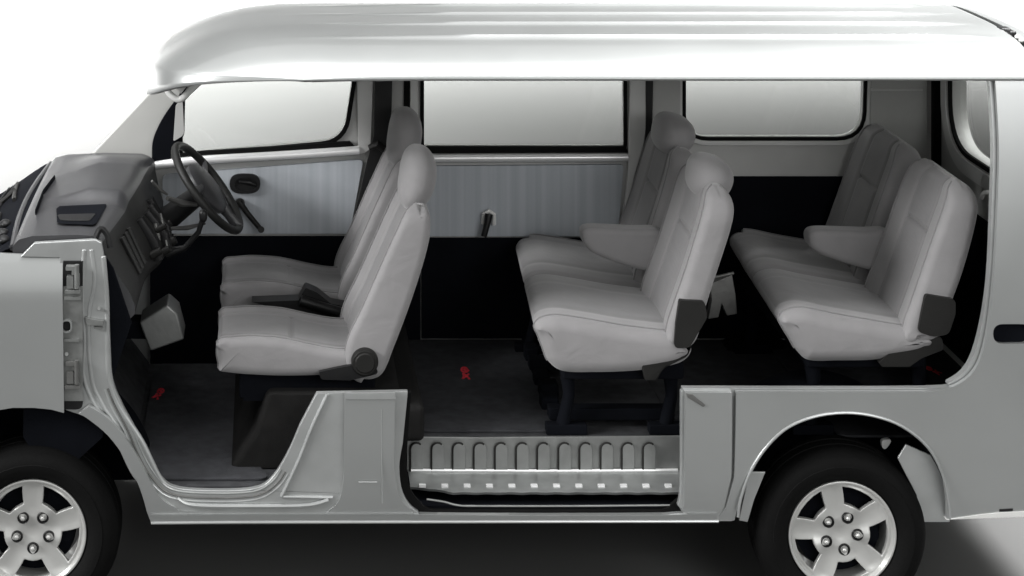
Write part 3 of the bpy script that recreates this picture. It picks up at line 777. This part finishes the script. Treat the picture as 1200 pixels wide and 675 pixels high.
# ---- steering wheel
c = P3(243, 220, 1.08); ctr = c
nrm = Vector((.78, -.10, .62)).normalized(); e1 = Vector((.62, 0, -.78)); e1 = (e1 - nrm * e1.dot(nrm)).normalized(); e2 = nrm.cross(e1)
bm = bmesh.new(); RR = .192
tube(bm, [c + e1 * RR * math.cos(a) + e2 * RR * math.sin(a) for a in [2 * PI * i / 64 for i in range(64)]], .0155, 12, closed=True)
sw = obj('steering_wheel', bm, M['dashface'], van)
bm = bmesh.new()
prev = None
for rr, hh in ((.0, .028), (.05, .027), (.085, .018), (.10, .0), (.095, -.02), (.0, -.025)):
    row = [bm.verts.new(c + e1 * rr * math.cos(a) * 1.1 + e2 * rr * math.sin(a) + nrm * hh) for a in [2 * PI * i / 32 for i in range(32)]] if rr else [bm.verts.new(c + nrm * hh)] * 32
    if prev:
        for i in range(32):
            u = []
            for v in (prev[i], prev[(i + 1) % 32], row[(i + 1) % 32], row[i]):
                if v not in u: u.append(v)
            if len(u) > 2: bm.faces.new(u)
    prev = row
obj('horn_pad', bm, M['dash'], sw)
for a in (0.25, PI - .25, PI / 2 + PI):
    bm = bmesh.new(); d = e1 * math.sin(a) * .0 + e1 * math.cos(a + PI / 2) + e2 * math.sin(a + PI / 2)
    tube(bm, [c + d * .06, c + d * .13 + nrm * .0, c + d * RR], [.026, .018, .022], 8, flat=.5)
    obj('spoke', bm, M['dash'], sw)
bm = bmesh.new(); cyl(bm, c - nrm * .01, c - nrm * .26, .035, .05)
obj('steering_column', bm, M['black'], sw)

# ---- windscreen cowl
bm = bmesh.new()
rows = []
for j in range(21):
    Y = .075 + 1.33 * j / 20
    bow = .03 * math.sin(PI * (Y - .05) / 1.36)
    rows.append([bm.verts.new((x - bow, Y, z)) for x, z in ((-.78, 1.236), (-.820, 1.232), (-.86, 1.218), (-.90, 1.193), (-.93, 1.172), (-.95, 1.158), (-1.0, 1.125), (-1.08, 1.075), (-1.2, 1.02), (-1.30, .97), (-1.34, .85), (-1.34, .45))])
for a, b in zip(rows, rows[1:]):
    for i in range(len(a) - 1): bm.faces.new((a[i], a[i + 1], b[i + 1], b[i]))
cw = obj('cowl', bm, M['blackmat'], van)
bm = bmesh.new()
def onc(Y, X):
    pts = ((-.78, 1.236), (-.820, 1.232), (-.86, 1.218), (-.90, 1.193), (-.93, 1.172), (-.95, 1.158), (-1.0, 1.125), (-1.08, 1.075), (-1.2, 1.02)); bow = .03 * math.sin(PI * (Y - .05) / 1.36)
    for a, b in zip(pts, pts[1:]):
        if b[0] <= X <= a[0]: return Vector((X - bow, Y, a[1] + (b[1] - a[1]) * (X - a[0]) / (b[0] - a[0])))
tube(bm, [onc(.08 + 1.3 * i / 16, -.834) + Vector((0, 0, -.002)) for i in range(17)], .011, 8)
obj('screen_frame', bm, M['dash'], cw)
for (ya, yb, xa, xb) in ((.25, .75, -.90, -.93), (.85, 1.3, -.89, -.95)):
    bm = bmesh.new()
    tube(bm, [onc(ya + (yb - ya) * t, xa + (xb - xa) * t) + Vector((0, 0, .008)) for t in (0, .25, .5, .75, 1)], .008, 8)
    tube(bm, [onc(ya + .1, -1.0) + Vector((0, 0, .01)), onc((ya + yb) / 2, (xa + xb) / 2) + Vector((0, 0, .012))], .008, 8)
    obj('wiper', bm, M['hinge'], cw)
bm = bmesh.new()
for X in (-.96, -.99, -1.03, -1.06):
    tube(bm, [onc(.1 + 1.25 * i / 12, X) + Vector((0, 0, .004)) for i in range(13)], .006, 6)
for (Y, X) in ((.2, -.87), (.32, -.88), (.45, -.88)): ellip(bm, onc(Y, X) + Vector((0, 0, .01)), (.02, .03, .015), 2, 16, 10)
obj('cowl_grille', bm, M['black'], cw)

# ------------------------------------------------------------------ seats
def bump1(t, a, b): return max(0., min(1., (t - a) / (b - a)))
def fs_cushion(x, z, nx, nz, t, y):
    o = 0
    if nz > .3:
        o += .016 * abs(2 * t - 1) ** 3 - .004
        for s in (.2, .8): o -= .004 * math.exp(-((t - s) / .02) ** 2)
        o -= .006 * math.exp(-((x - .095) / .008) ** 2) * (1 if .2 < t < .8 else 0)
    return o
def fs_back(x, z, nx, nz, t, y):
    o = 0
    if nx < -.2:
        o += .030 * abs(2 * t - 1) ** 2.2 - .010
        for s in (.24, .76): o -= .009 * math.exp(-((t - s) / .02) ** 2)
    hh = bump1(z, 1.15, 1.34); o -= 0
    return o
def mid_mat(x, z, nx, nz, t, y): return 1 if (nx < -.3 or nz > .5) and .22 < t < .78 else 0
fs = bmesh.new()
box(fs, W(280, 445, .25)[0], W(440, 445, .25)[0], .27, .61, .66, .76)
seat = obj('front_seat', fs, M['blackmat'], van, bev=.01)
seat['label'] = 'nearest front seat with a round dark recliner cover'
fcp = [(262, 438), (256, 428), (254, 413), (258, 402), (272, 400), (295, 398.5), (330, 401), (365, 408.5), (395, 413.5), (428, 415), (440, 426), (424, 441), (380, 442), (320, 442.5)]
soft('cushion', fcp, .22, .215, .645, .035, seat, fs_cushion, pipe=lambda nx, nz: nz > .35 or nx < -.8, matf=lambda x, z, nx, nz, t, y: 1 if nz > .5 and .2 < t < .8 else 0)
fbp = [(411, 432), (409, 415), (414, 395), (430, 362), (452, 312), (474, 264), (482, 251), (492, 246), (502, 249), (505, 260), (503, 285), (492, 325), (478, 366), (463, 405), (450, 436), (436, 445), (420, 443)]
soft('backrest', fbp, .22, .21, .67, .03, seat, fs_back, topr=.08, pipe=lambda nx, nz: nx < -.35, matf=lambda x, z, nx, nz, t, y: 1 if nx < -.3 and .24 < t < .76 else 0)
def headrest(parent, cx, cy, Y, sx, sy, sz, rot):
    bm = bmesh.new(); p = P3(cx, cy, Y); ellip(bm, p, (sx, sy, sz), 2.35, 40, 28, rot)
    for v in bm.verts:      # a slightly flatter, fuller front
        v.co.x += .012 * math.cos((v.co.z - p.z) / sz * 1.4)
    hr = obj('headrest', bm, M['fabric'], parent, ang=80)
    for s in (-.07, .07):
        bm = bmesh.new(); cyl(bm, p + Vector((0, s, -sz * .6)), p + Vector((.0, s, -sz - .06)), .008)
        obj('headrest_post', bm, M['hinge'], hr)
headrest(seat, 485, 207, .44, .064, .135, .110, -.16)
bm = bmesh.new()
lathe(bm, [(0, -.022), (.030, -.022), (.034, -.017), (.040, -.017), (.044, -.012), (.046, .0), (.046, .02)], P3(427.5, 424, .195), 40)
rc = obj('recliner_cover', bm, M['hinge'], seat, ang=30)
bm = bmesh.new(); plate(bm, pix(fil([(374, 436), (392, 432, 3), (412, 428), (440, 430, 6), (444, 438, 6), (410, 446), (376, 445, 4)]), .19), .19, .02)
obj('recliner_lever', bm, M['black'], rc, bev=.004)
for y in (.27, .58):
    bm = bmesh.new(); box(bm, W(285, 445, .25)[0], W(440, 445, .25)[0], y, y + .04, .655, .67)
    obj('seat_rail', bm, M['blackmat'], seat)
# second front seat: a copy of the seat and of its parts
def copy_part(o, dx, dy, parent=None):
    c = o.copy(); C.objects.link(c); mpi = o.matrix_parent_inverse.copy()
    c.parent = parent or o.parent; c.matrix_parent_inverse = mpi
    if parent is None: c.location = (o.location.x + dx, o.location.y + dy, o.location.z)
    for ch in list(o.children): copy_part(ch, 0, 0, c)
    return c
s2 = copy_part(seat, 0, .70)
s2['label'] = 'far front seat behind the steering wheel'
# hand brake between the front seats
bm = bmesh.new()
tube(bm, [P3(420, 372, .78), P3(385, 362, .78), P3(352, 352, .78)], [.022, .018, .02], 10)
plate(bm, pix(fil([(295, 354), (350, 352), (358, 337, 3), (372, 343, 3), (388, 356), (420, 362), (420, 385), (340, 366)]), .80), .80, .08)
obj('handbrake', bm, M['black'], van, bev=.008)

def bench(name, label, dx, cush, back, y0, ym, y1, head, arm, skew):
    Yr = .17
    bmx = bmesh.new()
    xs_ = [W(p[0], p[1], Yr)[0] for p in cush]; xa, xb = min(xs_), max(xs_)
    zb = min(W(p[0], p[1], Yr)[1] for p in cush)
    box(bmx, xa + .10, xb - .02, y0 + .05, y1 - .06, zb - .03, zb + .03)
    se = obj('bench_seat', bmx, M['blackmat'], van, bev=.008); se['label'] = label
    def cd(x, z, nx, nz, t, y):
        o = 0
        if nz > .25:
            o -= .018 * math.exp(-((y - ym) / .014) ** 2)
            tt = (y - y0) / (ym - y0) if y < ym else (y - ym) / (y1 - ym)
            o += .008 * math.sin(PI * tt) * nz
            for s in (.22, .78): o -= .003 * math.exp(-((tt - s) / .03) ** 2)
        elif nx < -.2: o -= .008 * math.exp(-((y - ym) / .018) ** 2)
        # soften plan corners
        if nx < -.1: o -= .05 * max(0, 1 - t / .12) ** 2 * 0 + .035 * max(0, (t - .9) / .1) ** 2
        return o
    soft('cushion', cush, Yr, y0, y1, .045, se, cd, nmid=90, skew=skew, pipe=lambda nx, nz: nz > .35 or nx < -.8, matf=lambda x, z, nx, nz, t, y: 1 if nz > .5 and (.22 < ((y - y0) / (ym - y0) if y < ym else (y - ym) / (y1 - ym)) < .78) else 0)
    zmid = W(0, back[3][1], Yr)[1]
    def bd(x, z, nx, nz, t, y):
        o = 0
        if nx < -.2:
            o += .018 * abs(2 * t - 1) ** 2.5 - .006
            for s in (.27, .73): o -= .009 * math.exp(-((t - s) / .018) ** 2)
            o -= .013 * math.exp(-((z - zseam) / .007) ** 2) * (1 if .27 < t < .73 else 0)
        return o
    zs = [W(0, p[1], Yr)[1] for p in back]; zseam = min(zs) + (max(zs) - min(zs)) * .66
    mf = lambda x, z, nx, nz, t, y: 1 if nx < -.3 and .27 < t < .73 else 0
    for (a, b) in ((y0 + .005, ym - .045), (ym + .045, y1 - .005)):
        bk = soft('backrest', back, Yr, a, b, .034, se, bd, nmid=60, matf=mf, topr=.12, pipe=lambda nx, nz: nx < -.35)
    return se
mc = [(644, 428), (637, 412), (631, 396), (627, 386), (635, 377), (655, 374), (690, 379), (730, 386), (770, 391), (800, 395), (812, 412), (800, 428), (765, 436), (735, 439), (700, 440), (662, 439)]
mb = [(786, 402), (786, 385), (794, 360), (808, 320), (822, 275), (831, 243), (836, 231), (847, 226), (858, 231), (863, 246), (859, 270), (848, 305), (838, 335), (828, 366), (818, 400), (804, 410)]
b1 = bench('bench', 'middle bench with two headrests and an armrest', 0, mc, mb, .17, .765, 1.36, True, True, .055)
headrest(b1, 827, 206, .47, .076, .145, .074, -.25)
headrest(b1, 785, 156, 1.06, .076, .145, .074, -.25)
def armrest(parent, pts, Y):
    soft('armrest', pts, Y, Y, Y + .10, .022, parent, None, nmid=10, N=80)
armrest(b1, [(683, 282), (683, 272), (692, 268), (715, 268.5), (745, 270), (772, 271), (782, 285), (780, 318), (770, 321), (750, 317), (722, 309), (698, 299), (688, 291)], .70)
rcu = [(938, 417), (929, 402), (921, 389), (917, 379), (925, 370), (945, 367), (980, 374), (1020, 381), (1055, 387), (1085, 391), (1098, 404), (1085, 418), (1050, 425), (1020, 428), (985, 428.5), (952, 428)]
rb = [(1066, 402), (1066, 386), (1076, 358), (1090, 318), (1106, 272), (1118, 240), (1124, 227), (1136, 221), (1147, 227), (1152, 242), (1150, 262), (1142, 295), (1132, 328), (1120, 360), (1108, 395), (1092, 406)]
b2 = bench('bench', 'rear bench without headrests', 0, rcu, rb, .19, .765, 1.36, False, True, .05)
armrest(b2, [(949, 287), (949, 276), (958, 271), (985, 271), (1015, 272), (1042, 272), (1050, 285), (1048, 318), (1038, 321), (1018, 317), (990, 309), (965, 300), (954, 294)], .70)
# hinge covers and legs
def hinge(parent, pts, Y, pts2):
    bm = bmesh.new(); plate(bm, pix(fil(pts), Y), Y, .07); h_ = obj('hinge_cover', bm, M['hinge'], parent, bev=.008, seg=3)
    bm = bmesh.new(); plate(bm, pix(fil(pts2), Y + .02), Y + .02, .03); obj('hinge_bracket', bm, M['hinge'], h_, bev=.005)
hinge(b1, [(797, 352, 3), (826, 353, 5), (829, 372, 3), (808, 408, 6), (790, 408, 6), (792, 380)], .155, [(752, 428), (760, 410, 3), (790, 401), (812, 404, 6), (806, 418, 4), (778, 432, 4), (770, 446), (756, 446)])
hinge(b2, [(1085, 345, 4), (1120, 351, 6), (1120, 368, 4), (1112, 392, 6), (1094, 395, 6), (1076, 389, 5), (1080, 368)], .175, [(1030, 425), (1044, 412, 3), (1070, 400), (1104, 394, 6), (1106, 410, 4), (1080, 420, 4), (1066, 430), (1034, 430)])
def legs(parent, xs_, Ys, ztop):
    for x in xs_:
        for Y in Ys:
            bm = bmesh.new()
            X = W(x, 440, .2)[0]
            tube(bm, [(X, Y, ztop), (X + .01, Y, (ztop + zf) / 2), (X - .01, Y, zf + .03)], [.03, .02, .024], 10)
            box(bm, X - .07, X + .07, Y - .025, Y + .025, zf, zf + .035)
            obj('leg', bm, M['blackmat'], parent, bev=.004)
legs(b1, (668, 790), (.30, 1.22), .80)
legs(b2, (960, 1085), (.30, 1.22), .80)
for Y in (.34, .9):
    bm = bmesh.new(); box(bm, W(650, 440, .2)[0], W(800, 440, .2)[0], Y, Y + .06, zf + .03, zf + .07)
    obj('seat_rail', bm, M['blackmat'], b1, bev=.003)
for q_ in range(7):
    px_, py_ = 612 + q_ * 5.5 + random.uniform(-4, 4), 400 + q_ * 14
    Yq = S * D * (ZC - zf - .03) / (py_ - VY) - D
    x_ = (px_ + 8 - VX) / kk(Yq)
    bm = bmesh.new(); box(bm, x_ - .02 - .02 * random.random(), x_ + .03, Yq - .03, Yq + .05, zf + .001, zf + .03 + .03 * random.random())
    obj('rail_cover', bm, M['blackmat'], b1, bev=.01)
# bright bracket between middle and rear benches
bm = bmesh.new(); Yb = .62
plate(bm, pix([(832, 333), (858, 322), (862, 345), (864, 368), (852, 370), (846, 356), (842, 372), (830, 374), (834, 352)], Yb), Yb, .04)
tube(bm, [P3(828, 326, Yb - .02), P3(842, 324, Yb - .02), P3(860, 320, Yb - .02)], .006, 8)
obj('seat_bracket', bm, M['darkmetal'], b2, bev=.004)

# ------------------------------------------------------------------ wheels
def wheel(cpx, cpy, rot, label):
    Yw = .05; c = P3(cpx, cpy, Yw); R = 63.5 / kk(Yw); RT = c.z - .0
    bm = bmesh.new()
    prof = [(R * .98, .02), (R * 1.0, .004), (R * 1.03, -.004), (R * 1.08, -.012), (R * 1.16, -.022), (R * 1.24, -.026), (R * 1.30, -.027), (R * 1.31, -.024), (R * 1.40, -.022), (R * 1.47, -.012), (RT * .975, .004), (RT * .993, .016), (RT, .03), (RT, .05), (RT - .006, .053), (RT - .006, .058), (RT, .061), (RT, .10), (RT - .006, .103), (RT - .006, .108), (RT, .111), (RT, .14), (RT * .975, .165), (R * 1.3, .18), (R * 1.0, .165), (R * .98, .14)]
    lathe(bm, prof, c, 96)
    ty = obj('wheel', bm, M['rubber'], van, ang=35); ty['label'] = label
    # rim
    bm = bmesh.new(); ns = 5; rr = [.0, .12, .22, .30, .40, .50, .54, .62, .70, .78, .86, .90, .93]
    def dish(r): return (.016 if r < .1 else .012 + .004 * (r < .22)) + (.012 * (1 - ((r - .5) / .4) ** 2) * 0) - .016 * max(0, r - .3) * 0 + .010 * (1 - r)
    tt = [-1 + i / 4 for i in range(9)][:-1]
    rows = []; ang_rows = []
    for r in rr:
        row = []; fl = []
        ha = math.radians(17 + (22.5 - 17) * (r - .54) / .32); ha = max(math.radians(12), min(math.radians(23), ha))
        for s in range(ns):
            for t in tt:
                if abs(t) <= .5: a = t / .5 * ha
                else: a = math.copysign(ha + (abs(t) - .5) / .5 * (PI / 5 - ha), t)
                row.append(math.radians(rot) + s * 2 * PI / 5 + a); fl.append(t)
        rows.append(row)
    fr_, bk = [], []
    for r, row in zip(rr, rows):
        if r == 0:
            f = bm.verts.new((c.x, c.y + dish(0), c.z)); b = bm.verts.new((c.x, c.y + dish(0) + .02, c.z))
            fr_.append([f] * len(row)); bk.append([b] * len(row)); continue
        y = c.y + dish(r)
        pro = [(-.006 * math.cos((i % 8) / 8 * 2 * PI) if .3 < r < .9 else 0) for i in range(len(row))]
        fr_.append([bm.verts.new((c.x + R * r * math.cos(a), y - p * 1.0, c.z + R * r * math.sin(a))) for a, p in zip(row, pro)])
        bk.append([bm.verts.new((c.x + R * r * math.cos(a), y + .022, c.z + R * r * math.sin(a))) for a in row])
    n = len(rows[0])
    def face(vs_):
        u = []
        for v in vs_:
            if v not in u: u.append(v)
        if len(u) > 2: bm.faces.new(u)
    hole = lambda j, k: .53 < rr[j] < .85 and (k % 8) in (2, 3, 4, 5)
    for j in range(len(rr) - 1):
        for k in range(n):
            k2 = (k + 1) % n
            if hole(j, k): continue
            face((fr_[j][k], fr_[j][k2], fr_[j + 1][k2], fr_[j + 1][k])); face((bk[j][k], bk[j + 1][k], bk[j + 1][k2], bk[j][k2]))
    for j in range(len(rr) - 1):
        for k in range(n):
            if not hole(j, k): continue
            if not hole(j - 1, k): face((fr_[j][k], fr_[j][(k + 1) % n], bk[j][(k + 1) % n], bk[j][k]))
            if not hole(j + 1, k): face((fr_[j + 1][k], bk[j + 1][k], bk[j + 1][(k + 1) % n], fr_[j + 1][(k + 1) % n]))
            if not hole(j, (k - 1) % n): face((fr_[j][k], bk[j][k], bk[j + 1][k], fr_[j + 1][k]))
            k2 = (k + 1) % n
            if not hole(j, k2): face((fr_[j][k2], fr_[j + 1][k2], bk[j + 1][k2], bk[j][k2]))
    lathe(bm, [(R * .92, .013), (R * .935, .004), (R * .955, -.004), (R * .975, -.007), (R * .995, -.004), (R * 1.0, .006), (R * .97, .02), (R * .90, .04), (R * .86, .13)], c, 96)
    rim = obj('rim', bm, M['alloy'], ty, bev=.004, ang=50)
    bm = bmesh.new(); lathe(bm, [(0, .06), (R * .5, .06), (R * .52, .062), (R * .78, .064), (R * .78, .075), (0, .075)], c, 48)
    cyl(bm, c + Vector((R * .6, .05, -R * .1)), c + Vector((R * .6, .07, -R * .1)), R * .16)
    obj('brake_disc', bm, M['blackmat'], ty)
    for s in range(5):
        a = math.radians(rot) + s * 2 * PI / 5; p = c + Vector((R * .31 * math.cos(a), dish(.3), R * .31 * math.sin(a)))
        bm = bmesh.new(); lathe(bm, [(R * .112, -.001), (R * .10, -.008), (R * .075, -.004), (R * .062, .004)], p, 20)
        obj('lug_seat', bm, M['black'], ty)
        bm = bmesh.new(); lathe(bm, [(R * .058, .006), (R * .058, -.008), (R * .035, -.014), (0, -.016)], p, 6)
        obj('lug_nut', bm, M['alloy'], ty, bev=.001)
    return ty
wa = wheel(38, 625, 270, 'front wheel under the fender'); wb = wheel(987, 627, 282, 'rear wheel under the quarter panel')
for w_ in (wa, wb):
    c_ = copy_part(w_, 0, 1.18); c_['label'] = 'wheel on the far side'
# axle
bm = bmesh.new(); p = P3(987, 627, .2); cyl(bm, p, p + Vector((0, 1.0, 0)), .05); obj('rear_axle', bm, M['blackmat'], van)

# ------------------------------------------------------------------ floor mats (loose, rest on the carpet)
def floor_mat(loop, z, label, emblem, esz, erot):
    bm = bmesh.new(); plate(bm, loop, 0, .008)
    for v in bm.verts: v.co = Vector((v.co.x, v.co.z, z + .001 + v.co.y))
    o = obj('floor_mat', bm, M['carpetmat'], None, bev=.003)
    tag(o, label, 'floor mat', 'floor mats in the van')
    # stitched emblem: a rounded oval mark above a crossed mark
    def st(pts, w, bm):
        cr, sr = math.cos(erot), math.sin(erot)
        tube(bm, [(emblem[0] + (x * cr - y * sr) * esz, emblem[1] + (x * sr + y * cr) * esz * 2.1, z + .0095) for x, y in pts], w * esz, 6, flat=1)
    bm = bmesh.new()
    st([(.32 * math.cos(a) - .05, .45 + .38 * math.sin(a)) for a in [2 * PI * i / 16 for i in range(17)]], .10, bm)
    st([(-.2, .5), (.15, .35), (.38, .45)], .10, bm); st([(-.05, .8), (.0, .4), (.05, .1)], .09, bm)
    st([(-.15, -.15), (.15, -.4), (.42, -.85)], .11, bm); st([(.35, -.12), (.05, -.5), (-.22, -.9)], .11, bm); st([(-.2, -.15), (-.12, -.5), (-.22, -.9)], .09, bm)
    obj('emblem', bm, M['red'], o)
    return o
def ongr(px, py, z):
    Y = S * D * (ZC - z) / (py - VY) - D
    return ((px - VX) / kk(Y), Y)
em = ongr(186, 461, zff + .01); floor_mat(fil([(-.43, .10, .05), (.02, .10, .05), (-.10, .50), (-.10, 1.25, .05), (-.43, 1.25, .05)]), zff, 'dark mat with a dim red emblem in the front footwell', em, .034, -.5)
em = ongr(545, 437, zf + .01); floor_mat(fil([(.52, .30, .05), (1.02, .30, .05), (1.02, 1.32, .05), (.56, 1.32, .05)]), zf, 'dark mat with a bright red emblem between front seats and middle bench', em, .038, -.2)
em = ongr(1093, 434, zf + .01); floor_mat(fil([(1.95, .25, .05), (2.58, .25, .05), (2.58, 1.30, .05), (1.95, 1.30, .05)]), zf, 'dark mat under the rear bench, barely in view', em, .03, .5)

# ------------------------------------------------------------------ light
def area(name, loc, target, sx, sy, power, col=(1, 1, 1), spread=180):
    l = bpy.data.lights.new(name, 'AREA'); l.shape = 'RECTANGLE'; l.size = sx; l.size_y = sy; l.energy = power; l.color = col; l.spread = math.radians(spread)
    o = bpy.data.objects.new(name, l); C.objects.link(o); o.location = loc
    o.rotation_euler = (Vector(target) - Vector(loc)).to_track_quat('-Z', 'Y').to_euler(); return o
area('overhead_softbox', (1.0, .2, 5.8), (1.0, .6, 1.4), 9, 3.2, 205, spread=100)
area('front_softbox', (-8.4, -2.9, 5.2), (1.6, .8, 1.0), 4.5, 2.0, 235, spread=80)
area('front_right_fill', (4.4, -9.0, 4.2), (2.2, .8, 1.2), 5, 2.4, 46, spread=80)  # added fill to brighten the quarter panel and rear bench
area('background_light', (1.5, 16.2, 9.5), (1.5, 16.0, 0), 26, 6, 19000, spread=75)
area('left_background_light', (-6.2, 8.6, 9), (-6.2, 8.6, 0), 7, 7, 4900, spread=80)
area('right_light', (4.0, 1.2, 6.5), (3.4, .9, 0), 2, 2, 225, spread=70)

w = bpy.data.worlds.new('World'); bpy.context.scene.world = w; w.use_nodes = True
w.node_tree.nodes['Background'].inputs[0].default_value = (.99, 1, .985, 1); w.node_tree.nodes['Background'].inputs[1].default_value = .72

cam = bpy.data.cameras.new('camera'); co = bpy.data.objects.new('camera', cam); C.objects.link(co)
co.location = (0, -D, ZC); co.rotation_euler = (PI / 2, 0, 0)
cam.sensor_width = 36; cam.lens = S * D / 1200 * 36; cam.shift_x = (600 - VX) / 1200; cam.shift_y = -(337.5 - VY) / 1200
cam.clip_end = 200; cam.clip_start = .1
sc = bpy.context.scene; sc.camera = co
sc.view_settings.view_transform = 'Standard'; sc.view_settings.look = 'None'; sc.view_settings.exposure = 0; sc.view_settings.gamma = 1
sc.cycles.use_denoising = True
sc.cycles.max_bounces = 8
